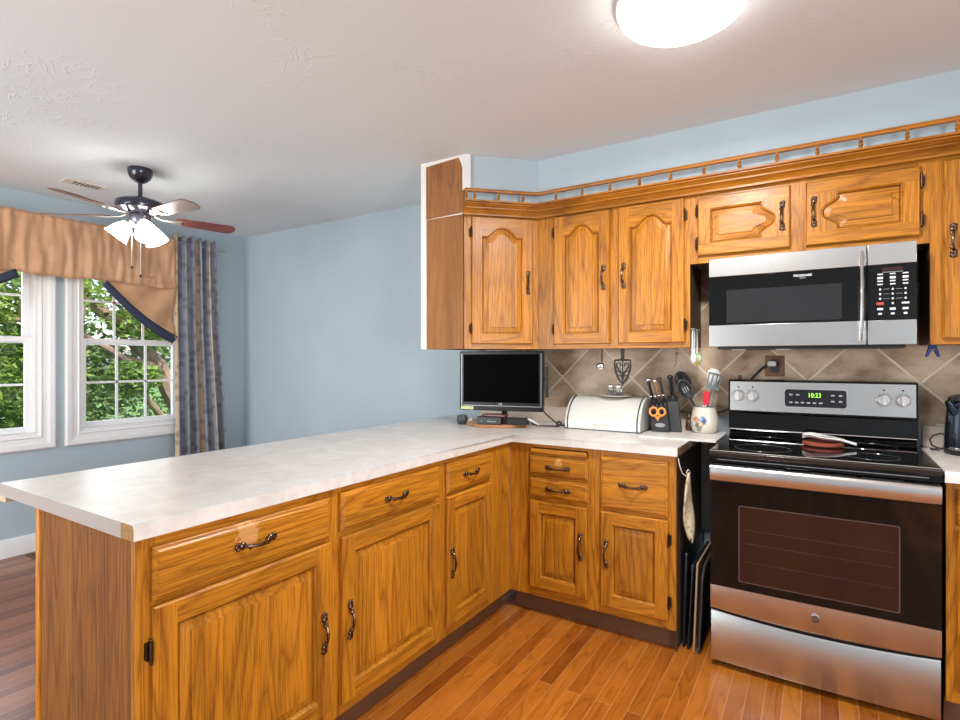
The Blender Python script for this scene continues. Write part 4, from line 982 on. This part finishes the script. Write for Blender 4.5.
tag(m.build('cable', plain('dark_brown_cable', (.03, .022, .018), .5), merge=False), 'dark power cable knotted on the counter between television and bread box', 'cable')
sk = MB(); sk.lathe([(0, 0), (.022, 0), (.030, .008), (.033, .025), (.032, .045), (.026, .056), (.012, .058), (0, .057)], (-1.822, 2.70, CT), 24)
tag(sk.build('mini_speaker', plain('speaker_charcoal', (.04, .04, .05), .4)), 'small round charcoal speaker at the left of the round board', 'speaker')

# ------------------------------------------------------------------ bread box with plate and shakers
bb = thing('bread_box', 'cream roll-top bread box with dark-edged ends', 'bread box', (-1.010, 2.96, CT))
CREAM = plain('cream_enamel', (.60, .60, .56), .3, coat=.3)
bw, bdp, bh = .212, .115, .178
def bprof(s=1.0):
    pts = [(-bdp*s, .004)]
    for k in range(11): t = k/10*PI/2; pts.append((-bdp*s*math.cos(t)*1.0+(0.03*math.sin(t)), .045+(bh-.045)*s*math.sin(t) if s == 1 else .045+(bh-.045-.004)*math.sin(t)))
    pts += [(bdp*s, bh if s == 1 else bh-.004), (bdp*s, .004)]
    return pts
m = MB(); m.extrude(bprof(.985), -bw+.016, bw-.016, 'x'); sh = m.build('roll_lid', CREAM, bb, smooth=40)
for sx in (-1, 1):
    m = MB(); a, b = (sx*(bw-.016), sx*(bw)); m.extrude(bprof(1), min(a, b), max(a, b), 'x'); m.build('end_panel', CREAM, bb, smooth=40, bevel=.003)
    m = MB(); m.tube([(sx*(bw-.016), y-.001 if y < 0 else y, z+.001) for y, z in bprof(1)[:-2]], .0035, 6); m.build('dark_edging', plain('edging', (.02, .03, .035), .4), bb)
m = MB(); m.box((-bw, -bdp-.002, 0), (bw, bdp, .0045)); m.build('base', BLK, bb)
m = MB(); m.rbox((-.048, -bdp-.006, .030), (.040, -bdp+.004, .037), .003); m.build('lid_lip', plain('lid_lip_tan', (.50, .47, .40), .4), sh)
pl = MB(); pl.lathe([(0, .0), (.055, .0), (.088, .008), (.090, .010), (.055, .003), (0, .003)], (-.975, 2.995, CT+bh+.0005), 40)
tag(pl.build('saucer', plain('cream_china', (.66, .60, .52), .25, coat=.5)), 'cream saucer on top of the bread box', 'plate')
GL = plain('clear_glass', (.85, .9, .9), .05, trans=.85); GL.node_tree.nodes['Principled BSDF'].inputs['IOR'].default_value = 1.2
for (x, y, fill, lb) in ((-.995, 2.965, (.85, .84, .82), 'glass shaker filled with white salt, left one on the saucer'), (-.952, 2.972, (.22, .18, .15), 'glass shaker with grey pepper, right one on the saucer')):
    z0 = CT+bh+.0042; s_ = thing('salt_shaker' if fill[0] > .5 else 'pepper_shaker', lb, 'shaker', (x, y, z0))
    m = MB(); m.lathe([(0, 0), (.017, 0), (.018, .003), (.018, .046), (.015, .050)], n=10); m.build('jar', GL, s_)
    m = MB(); m.lathe([(0, .002), (.0155, .002), (.0155, .032 if fill[0] > .5 else .022), (0, .032 if fill[0] > .5 else .022)], n=10); m.build('contents', plain('shaker_fill', fill, .8), s_)
    m = MB(); m.lathe([(.0165, .047), (.0175, .050), (.0165, .060), (.010, .067), (0, .068)], n=16); m.build('cap', CHROME, s_)

# ------------------------------------------------------------------ knife block, knives, scissors
ZB2 = .9245
KBX, KBY, KR = -.712, 2.960, math.radians(10)
kb = thing('knife_block', 'black slanted knife block with a small oval badge', 'knife block', (KBX, KBY, ZB2), KR)
CHAR = plain('charcoal_block', (.022, .022, .024), .45, var=.2, scale=50)
m = MB(); m.extrude([(-.072, 0), (.062, 0), (.078, .03), (.054, .165), (-.034, .130), (-.070, .085)], -.046, .042, 'x')
for i in range(len(m.v)): x, y, z = m.v[i]; m.v[i] = (x-z*.12, y, z)
m.build('block', CHAR, kb, bevel=.004)
m = MB(); m.extrude([(-.045, 0), (.058, 0), (.050, .180), (-.015, .155)], .043, .098, 'x')
for i in range(len(m.v)): x, y, z = m.v[i]; m.v[i] = (x-z*.12, y, z)
m.build('side_block', CHAR, kb, bevel=.003)
m = MB(); m.lathe([(0, 0), (1, 0), (1, .002), (0, .002)], n=24, mat=Matrix.Diagonal((.025, .011, -1))); m.xf(Matrix.Translation((-.006, -.0745, .036)) @ FRONT); m.build('oval_badge', SATIN, kb)
Mk = Matrix.Translation((KBX, KBY, ZB2)) @ Matrix.Rotation(KR, 4, 'Z')
def knife(px, py, pz, L_, tip, hm, lb, r=.013, lean=-.20):
    k = thing('kitchen_knife', lb, 'knife', tuple(Mk @ Vector((px-pz*.12, py, pz))), KR, 'knives in the black block')
    d = Vector((lean, -.26, 1)).normalized(); m = MB()
    m.tube([d*.004, d*(L_*.3), d*(L_*.7), d*(L_-.010), d*L_], [r*.75, r, r*.92, r*1.12, r*.7], 12, sq=.62); m.build('grip', hm, k)
    m = MB(); m.ell(d*(L_-.002), (r*1.05, r*.75, r*.8), 8); m.build('end_cap', tip, k)
    m = MB(); m.tube([-d*.020, d*.006], [r*.75, r*.8], 10, sq=.5); m.build('bolster', SATIN, k)
BRH = plain('brown_handle', (.30, .16, .08), .45); BKH = plain('black_handle', (.016, .015, .016), .3)
knife(-.030, .010, .158, .118, CHROME, BKH, 'large black-handled knife with steel butt, leftmost in the block')
knife(.002, .018, .160, .112, CHROME, BRH, 'brown-handled knife with steel butt, middle of the back row')
knife(.027, .026, .164, .118, plain('dark_brown_cap', (.07, .04, .03), .35), plain('dark_brown_handle', (.06, .035, .028), .35), 'dark brown-handled knife just right of the brown one')
knife(.072, .015, .180, .110, BKH, BKH, 'tall all-black knife handle in the right side block', r=.015, lean=-.10)
for i, lb in enumerate(('leftmost small steel-tipped steak knife in the front row', 'second small steak knife of the front row, from the left', 'third small steak knife of the front row, from the left', 'rightmost small steak knife of the front row, beside the side block')):
    knife(-.030+.021*i, -.026, .136+.003*i, .050, CHROME, BKH, lb, r=.0085)
sc = thing('kitchen_scissors', 'orange-handled scissors stuck in the front of the knife block', 'scissors', tuple(Mk @ Vector((-.018, -.074, .100))), KR)
ORG = plain('orange_plastic', (.78, .27, .05), .4)
for sx, rr in ((-1, .019), (1, .017)):
    m = MB(); m.tube([(sx*.020+rr*math.cos(t), -.008, .006+rr*1.15*math.sin(t)) for t in [q*2*PI/20 for q in range(20)]], .0055, 8, closed=True); m.tube([(sx*.012, -.008, -.012), (sx*.005, -.007, -.026), (0, -.004, -.036)], [.006, .007, .005], 8); m.build('handle_loop', ORG, sc, merge=False)
m = MB(); m.box((-.004, -.006, -.042), (.004, -.001, -.030)); m.build('pivot', SATIN, sc)
sb = MB(); sb.lathe([(0, 0), (.016, 0), (.020, .02), (.017, .05), (.010, .058), (.013, .075), (.006, .088), (0, .09)], (-.592, 3.045, ZB2), 14)
tag(sb.build('pepper_mill', plain('dark_turned_wood', (.10, .05, .028), .35, var=.5, scale=40)), 'small dark brown wooden mill between knife block and crock', 'pepper mill')

# ------------------------------------------------------------------ utensil crock
CX, CY = -.508, 3.0
def crock_mat():
    m, n, l, b = new_mat('painted_stoneware'); tc = n.new('ShaderNodeTexCoord')
    col = None; prev = (.62, .56, .47, 1)
    nz = n.new('ShaderNodeTexNoise'); nz.inputs['Scale'].default_value = 60; l.new(tc.outputs['Object'], nz.inputs[0])
    for (x, z, r, c) in ((-.026, .055, .024, (.10, .12, .20)), (-.030, .040, .020, (.15, .11, .08)), (-.044, .075, .014, (.50, .16, .05)), (-.034, .062, .012, (.62, .30, .14)), (-.012, .070, .020, (.13, .20, .38)), (-.004, .060, .013, (.05, .09, .22)), (-.030, .024, .016, (.20, .22, .22)), (-.020, .050, .012, (.66, .45, .28))):
        mp = n.new('ShaderNodeVectorMath'); mp.operation = 'DISTANCE'; l.new(tc.outputs['Object'], mp.inputs[0]); mp.inputs[1].default_value = (x, -math.sqrt(max(0, .067**2-x*x)), z)
        mr = n.new('ShaderNodeMapRange'); mr.inputs[1].default_value = r*.8; mr.inputs[2].default_value = r*1.1; mr.inputs[3].default_value = .9; mr.inputs[4].default_value = 0
        l.new(math_node(n, l, 'ADD', mp.outputs['Value'], math_node(n, l, 'MULTIPLY', math_node(n, l, 'SUBTRACT', nz.outputs[0], .5), .02)), mr.inputs[0])
        mx = n.new('ShaderNodeMix'); mx.data_type = 'RGBA'; l.new(mr.outputs[0], mx.inputs[0])
        if col: l.new(col, mx.inputs[6])
        else: mx.inputs[6].default_value = prev
        mx.inputs[7].default_value = c+(1,); col = mx.outputs[2]
    l.new(col, b.inputs['Base Color']); b.inputs['Roughness'].default_value = .25; b.inputs['Coat Weight'].default_value = .4
    return m
cr = thing('utensil_crock', 'cream stoneware crock with a painted bird patch and blue rim', 'crock', (CX, CY, ZB2), math.radians(10))
m = MB(); m.lathe([(0, 0), (.050, 0), (.060, .010), (.067, .035), (.067, .070), (.060, .105), (.054, .125), (.056, .136), (.053, .138), (.049, .130), (.056, .09), (.060, .04), (.045, .008), (0, .008)], n=40); m.build('pot', crock_mat(), cr)
m = MB(); m.tube([(.0555*math.cos(t), .0555*math.sin(t), .136) for t in [q*2*PI/32 for q in range(32)]], .0026, 8, closed=True); m.build('blue_rim', plain('slate_glaze', (.09, .12, .15), .3), cr)
def tool(name, lb, cat, top, build, foot=None, spin=0):
    """tool standing in the crock: origin inside the pot, local z along its shaft"""
    f = Vector(foot or (CX, CY, ZB2+.02)); d = Vector(top)-f; zz = d.normalized()
    fc = Vector((.16, -1, .1)); yy = (fc-zz*fc.dot(zz)).normalized(); xx = yy.cross(zz)
    q = Matrix((xx, yy, zz)).transposed().to_quaternion()
    t = bpy.data.objects.new(name, None); COL.objects.link(t); t.location = f; t.rotation_mode = 'QUATERNION'
    from mathutils import Quaternion
    t.rotation_quaternion = q @ Quaternion((0, 0, 1), spin); tag(t, lb, cat); build(t, d.length); return t
BN = plain('black_nylon', (.014, .014, .015), .35)
def blade_shape(m, pts, z0, y=0, th=.0035): m.extrude([(x, z0+z) for x, z in pts], y-th/2, y+th/2, 'y')
def spoon(slots):
    def f(t, L_):
        m = MB(); m.tube([(0, 0, .0), (0, 0, L_-.10)], [.006, .005], 8, sq=.6); m.build('shaft', BN, t)
        m = MB()
        def g(u, v):
            a = u*2*PI; return (.040*v*math.cos(a), -.012*(1-v*v), L_-.062+.060*v*math.sin(a))
        m.grid(g, 28, 6); o = m.build('bowl', BN, t, smooth=60); o.modifiers.new('thick', 'SOLIDIFY').thickness = .0025
        if slots:
            m = MB()
            for k in (-1, 0, 1): m.rbox((k*.012-.0015, .0010, L_-.075), (k*.012+.0015, .0020, L_-.048), .0012, axis='y')
            m.build('slot_marks', plain('slot_glint', (.28, .28, .28), .3), t, merge=False)
    return f
tool('serving_spoon', 'black slotted nylon spoon leaning left out of the crock', 'spoon', (-.622, 2.955, 1.200), spoon(True), foot=(CX+.012, CY, ZB2+.02), spin=.25)
tool('serving_spoon', 'plain black spoon behind the slotted one in the crock', 'spoon', (-.645, 3.02, 1.240), spoon(False), foot=(CX+.0, CY+.028, ZB2+.02), spin=-.1)
def turner(t, L_):
    GR = plain('grey_nylon', (.12, .14, .16), .4)
    m = MB(); m.tube([(0, 0, 0), (0, 0, L_-.08)], [.005, .004], 8); m.build('shaft', GR, t)
    m = MB(); z0 = L_-.085
    # frame with open slots
    m.box((-.034, -.002, z0), (.034, .002, z0+.016)); m.box((-.034, -.002, z0+.074), (.034, .002, z0+.085))
    for x in (-.034, -.0145, .0055, .0265): m.box((x, -.002, z0+.014), (x+.0075, .002, z0+.076))
    m.build('slotted_blade', GR, t, smooth=0, merge=False, bevel=.001)
tool('slotted_turner', 'grey slotted turner standing at the right of the crock', 'spatula', (-.452, 2.99, 1.232), turner, foot=(CX-.01, CY-.01, ZB2+.02), spin=-.2)
def spat(col, nm, hb=.078, w_=.022):
    def f(t, L_):
        mt = plain(nm, col, .4)
        m = MB(); m.tube([(0, 0, 0), (0, 0, L_-hb+.01)], [.005, .0045], 8); m.build('shaft', plain('pale_shaft', (.6, .6, .6), .4), t)
        m = MB(); pts = [(-w_*.5, 0), (w_*.5, 0), (w_, hb*.35), (w_*.95, hb*.8), (w_*.5, hb), (-w_*.6, hb*.97), (-w_*.95, hb*.8), (-w_, hb*.35)]
        blade_shape(m, pts, L_-hb, th=.008); m.build('head', mt, t, bevel=.002)
    return f
tool('spatula', 'red silicone spatula in the crock, below the grey turner', 'spatula', (-.490, 2.965, 1.142), spat((.55, .02, .035), 'red_silicone', w_=.017), foot=(CX, CY-.028, ZB2+.02), spin=0)
tool('spatula', 'white spatula at the back of the crock, behind the grey turner', 'spatula', (-.468, 3.045, 1.255), spat((.80, .80, .78), 'white_silicone', w_=.03), foot=(CX+.01, CY+.012, ZB2+.02), spin=0)

# ------------------------------------------------------------------ things hanging under and beside the cabinets
HY = 2.83
ld = thing('measuring_scoop', 'small steel scoop hanging under the cabinet above the bread box', 'scoop', (-1.010, HY+.03, 1.361))
m = MB(); m.tube([(0, 0, 0), (0, 0, -.018), (0, -.002, -.075)], [.003, .004, .006], 8); m.build('handle', plain('dark_steel', (.12, .12, .12), .3, .9), ld)
m = MB(); m.ell((-.006, -.008, -.095), (.024, .018, .021), 12); m.build('bowl', CHROME, ld)
tr_ = thing('iron_trivet', 'black iron shield-shaped openwork trivet hanging under the cabinet', 'trivet', (-.892, HY+.02, 1.361)); tr_.scale = (1.05, 1, 1.12)
IRON = plain('cast_iron', (.018, .015, .014), .55)
m = MB(); hp = [(-.007, 0), (.007, 0), (.010, -.010), (.008, -.03), (.010, -.055), (-.010, -.055), (-.008, -.03), (-.010, -.010)]
m.extrude(hp, -.003, .003, 'y'); m.build('handle', IRON, tr_, bevel=.001)
m = MB(); sh_ = [(-.040, -.056), (0, -.053), (.040, -.056), (.041, -.085), (.034, -.115), (.020, -.145), (0, -.168), (-.020, -.145), (-.034, -.115), (-.041, -.085)]
m.tube([(x, 0, z) for x, z in sh_], .0055, 6, closed=True)
for a in (-1, 1):
    m.tube([(0, 0, -.150), (a*.008, 0, -.115), (a*.030, 0, -.088), (a*.030, 0, -.070), (a*.014, 0, -.068), (a*.010, 0, -.085)], .0045, 6)
    m.tube([(a*.036, 0, -.105), (a*.018, 0, -.110), (0, 0, -.125)], .0030, 6)
    m.tube([(a*.028, 0, -.130), (a*.014, 0, -.128), (0, 0, -.140)], .0030, 6)
m.tube([(0, 0, -.055), (0, 0, -.165)], .0034, 6)
m.build('openwork_plate', IRON, tr_, merge=False)
rh = MB(); rh.tube([(-.612, HY, 1.3605), (-.612, HY, 1.30), (-.613, HY, 1.275), (-.619, HY, 1.268), (-.623, HY, 1.278)], .0022, 6); rh.box((-.616, HY-.003, 1.325), (-.603, HY+.003, 1.34)); 
tag(rh.build('cup_hook', plain('dull_red_hook', (.16, .05, .035), .5), merge=False), 'thin dull red hook hanging empty under the cabinet left of the measuring spoons', 'hook')
ms_ = []
for i, (y, c, dz, lb) in enumerate(((2.79, (.78, .78, .76), 0, 'white measuring spoon, front of the hanging set'), (2.835, (.80, .66, .10), -.010, 'yellow measuring spoon between the white and green ones'), (2.90, (.25, .60, .25), -.002, 'green-rimmed measuring spoon at the back of the hanging set'))):
    s_ = thing('measuring_spoon', lb, 'measuring spoon', (-.530, y, 1.448), 0, 'measuring spoons hanging on the cabinet side')
    mt = plain('spoon_plastic', c, .35); stem_ = plain('spoon_stem', (.80, .82, .78), .35)
    m = MB(); m.tube([(.004, 0, 0), (.004, -.004+.004*i, -.05), (.004, -.006+.004*i, -.115)], [.006, .008, .007], 8, sq=.6); m.build('stem', stem_, s_)
    m = MB(); m.ell((.010, -.008+.004*i, -.140+dz), (.015, .024, .029), 12); b_ = m.build('cup', mt, s_)
    if i == 2: m = MB(); m.ell((.018, -.012, -.142), (.010, .014, .018), 8); m.build('cup_inside', plain('pale_aqua', (.45, .72, .65), .4), s_)
hk = MB(); hk.tube([(-.5365, 2.80, 1.452), (-.524, 2.77, 1.452), (-.524, 2.95, 1.452), (-.5365, 2.95, 1.452)], .0028, 6); tag(hk.build('spoon_rack', plain('white_wire', (.8, .8, .8), .4)), 'white wire hanger on the cabinet side holding measuring spoons', 'hanger')
cl = thing('spring_clip', 'blue plastic clip hanging below the cabinet by the microwave', 'clip', (.390, 2.86, 1.361))
m = MB(); 
for s_ in (-1, 1): m.tube([(s_*.004, 0, -.002), (s_*.010, 0, -.020), (s_*.020, 0, -.048)], [.012, .011, .007], 10, sq=.7)
m.build('jaws', plain('blue_plastic', (.012, .045, .22), .35), cl, merge=False)
m = MB(); m.tube([(-.006, -.007, -.018), (.006, -.007, -.018)], .003, 8); m.tube([(0, 0, 0), (0, 0, -.01)], .002, 6); m.build('spring', SATIN, cl, merge=False)

# ------------------------------------------------------------------ on the stove
SX, SY, SZ = .030, 2.79, .9267
tz = MB(); tz.lathe([(0, 0), (.070, 0), (.078, .006), (.078, .014), (.070, .018), (.060, .016), (0, .014)], (SX-.02, SY, SZ), 36)
tag(tz.build('coaster', plain('terracotta', (.26, .055, .03), .5, var=.5, scale=60, bump=.4)), 'round red-brown coaster on the black cooktop', 'coaster')
sr = thing('spoon_rest', 'white spoon rest with an upswept end lying on the red-brown coaster', 'spoon rest', (SX, SY, SZ+.0185))
m = MB()
def srf(u, v):
    a = v*2*PI; s = u; L_ = -.098+.20*s
    wd_ = .045*math.sin(PI*min(s*1.25, 1))**.6*(1-.75*max(0, s-.55)/.45)+.004 if s < 1 else .004
    zc = .004+.010*math.sin(s*PI)**1.0+.012*math.exp(-((s-.12)/.2)**2)-.020*max(0, s-.72)
    return (L_, wd_*math.cos(a), zc+.0055*math.sin(a)+(.010 if abs(math.cos(a)) > .7 else 0)*(1-s))
m.grid(srf, 30, 20); m.add([srf(0, k/20) for k in range(20)], [tuple(range(20))]); m.add([srf(1, k/20) for k in range(20)], [tuple(range(20))])
m.xf(Matrix.Rotation(-.15, 4, 'Z')); m.build('dish', plain('white_ceramic', (.80, .80, .78), .2, coat=.6), sr, smooth=60)

# ------------------------------------------------------------------ right counter: kettle, cord, little box
kt = thing('electric_kettle', 'dark blue-black steel electric kettle on the right counter', 'kettle', (.522, 2.93, CT)); kt.scale = (1, 1, 1.03)
m = MB(); m.lathe([(0, 0), (.084, 0), (.086, .004), (.086, .016), (.082, .020), (0, .020)], n=40); m.build('base', BLK, kt)
m = MB(); m.lathe([(0, .021), (.086, .021), (.087, .03), (.084, .10), (.077, .19), (.073, .215), (.068, .222)], n=48); m.build('body', plain('midnight_steel', (.035, .05, .075), .22, .85, coat=.5), kt)
m = MB(); m.lathe([(.088, .021), (.0885, .024), (.088, .030)], n=48); m.build('chrome_band', CHROME, kt)
m = MB(); m.lathe([(.074, .214), (.072, .226), (.05, .236), (.02, .240), (0, .240)], n=40); m.ell((0, 0, .247), (.015, .015, .01), 8); m.build('lid', BLK, kt, merge=False)
m = MB(); m.tube([(.06, -.01, .222), (.12, -.01, .228), (.145, -.01, .19), (.14, -.01, .10), (.10, -.01, .04), (.082, -.01, .03)], [.012, .013, .012, .011, .011, .010], 10); m.build('handle', BLK, kt)
m = MB(); m.tube([(-.055, -.040, .17), (-.075, -.055, .20), (-.083, -.060, .212)], [.022, .016, .012], 10); m.build('spout', plain('midnight_steel_b', (.035, .05, .075), .25, .85), kt)
m = MB(); m.tube([(.462, 3.015, .975), (.440, 3.02, .985), (.415, 3.02, .975), (.402, 3.02, .955), (.410, 3.02, .932), (.430, 3.015, .921), (.452, 3.015, .919), (.470, 3.012, .919)], .0038, 8)
m.tube([(.400, 2.99, .9195), (.42, 2.988, .9195), (.432, 2.985, .9195)], .0045, 8)
tag(m.build('power_cord', BLK, merge=False), 'black kettle cord looped against the wall beside the kettle', 'cord')
m = MB(); m.box((.432, W-.020, 1.0095), (.470, W-.0095, 1.022)); tag(m.build('small_block', plain('beige_block', (.60, .50, .36), .6), bevel=.001), 'tiny beige block on the ledge above the kettle cord', 'block')

# ------------------------------------------------------------------ gap beside the stove: trays, rack, pot holder
def slab(name, lb, cat, x, y0, y1, h_, th, mat, lean, group=None, rim=0):
    t = thing(name, lb, cat, (x, y0, 0), 0, group); m = MB(); m.rbox((0, 0, 0), (th, y1-y0, h_), .02 if rim else .006, axis='x')
    if rim: m.tube([(th*.5, a, b) for a, b in ((.01, .006), (y1-y0-.01, .006), (y1-y0-.005, h_-.01), (.012, h_-.006))], .007, 6, closed=True)
    m.xf(Matrix.Rotation(lean, 4, 'Y')); m.build('tray' if rim else 'board', mat, t, bevel=.001, merge=False); return t
slab('baking_tray', 'dark blue-black baking tray standing against the base cabinet side', 'baking tray', -.528, 2.56, 2.98, .43, .008, plain('blued_steel', (.03, .045, .06), .35, .7, var=.3, scale=6), .03, 'trays beside the stove', rim=1)
slab('baking_tray', 'black-edged tray just right of the blue-black one', 'baking tray', -.504, 2.55, 2.95, .385, .006, plain('teal_black_tray', (.02, .028, .035), .4, .4), .05, 'trays beside the stove', rim=1)
slab('cutting_board', 'thin tan cutting board between the trays and the wire rack', 'cutting board', -.478, 2.53, 2.92, .40, .007, plain('tan_board', (.36, .25, .16), .6, var=.2, scale=12), .04)
rk = thing('wire_rack', 'black slotted rack leaning upright beside the stove', 'rack', (-.455, 2.53, 0))
m = MB(); m.tube([(0, a, b) for a, b in ((.012, .006), (.36, .006), (.368, .37), (.33, .40), (.04, .385), (.006, .34))], .0055, 8, closed=True)
for k in range(13): z = .03+k*.027; m.tube([(0, .010, z), (0, .365, z+.003)], .0045, 6)
m.xf(Matrix.Rotation(.05, 4, 'Y')); m.build('frame', plain('rack_coating', (.045, .045, .05), .3), rk, merge=False)
ph = thing('pot_holder', 'patterned cream and red pot holder hanging beside the stove', 'pot holder', (-.497, 2.535, .79), math.radians(-22))
def phf(u, v):
    w_ =   .005+.019*math.sin(PI*min(1, v**.8))**.8
    return (.008*math.sin(v*6+u*3), (u-.5)*2*w_*1.5+.02*v, -.30*v+.01*math.sin(u*5))
m = MB(); m.grid(phf, 8, 18)
def ph_mat():
    m_, n, l, b = new_mat('quilted_cloth'); tc = n.new('ShaderNodeTexCoord'); vo = n.new('ShaderNodeTexNoise'); vo.inputs['Scale'].default_value = 28; l.new(tc.outputs['Object'], vo.inputs[0])
    r = n.new('ShaderNodeValToRGB'); e = r.color_ramp.elements; e[0].position = .3; e[0].color = (.25, .22, .10, 1); e[1].position = .75; e[1].color = (.50, .10, .07, 1)
    x = e.new(.42); x.color = (.60, .50, .33, 1); x = e.new(.62); x.color = (.62, .52, .36, 1)
    l.new(vo.outputs[0], r.inputs[0]); l.new(r.outputs[0], b.inputs['Base Color']); b.inputs['Roughness'].default_value = .9; return m_
o = m.build('cloth', ph_mat(), ph, merge=False, smooth=180); o.modifiers.new('thick', 'SOLIDIFY').thickness = .008
m = MB(); m.tube([(0, .012*math.cos(t), .008+.012*math.sin(t)) for t in [q*PI/4 for q in range(8)]], .0028, 6, closed=True); m.build('hanging_loop', plain('cream_cord', (.62, .55, .40), .7), ph)
m = MB(); m.tube([(-.526, 2.470, .868), (-.522, 2.475, .84), (-.514, 2.495, .80), (-.502, 2.515, .785), (-.498, 2.53, .786), (-.498, 2.533, .797)], .0022, 6); tag(m.build('wall_hook', plain('white_wire_hook', (.75, .75, .72), .4)), 'white wire hook at the counter corner holding the pot holder', 'hook')
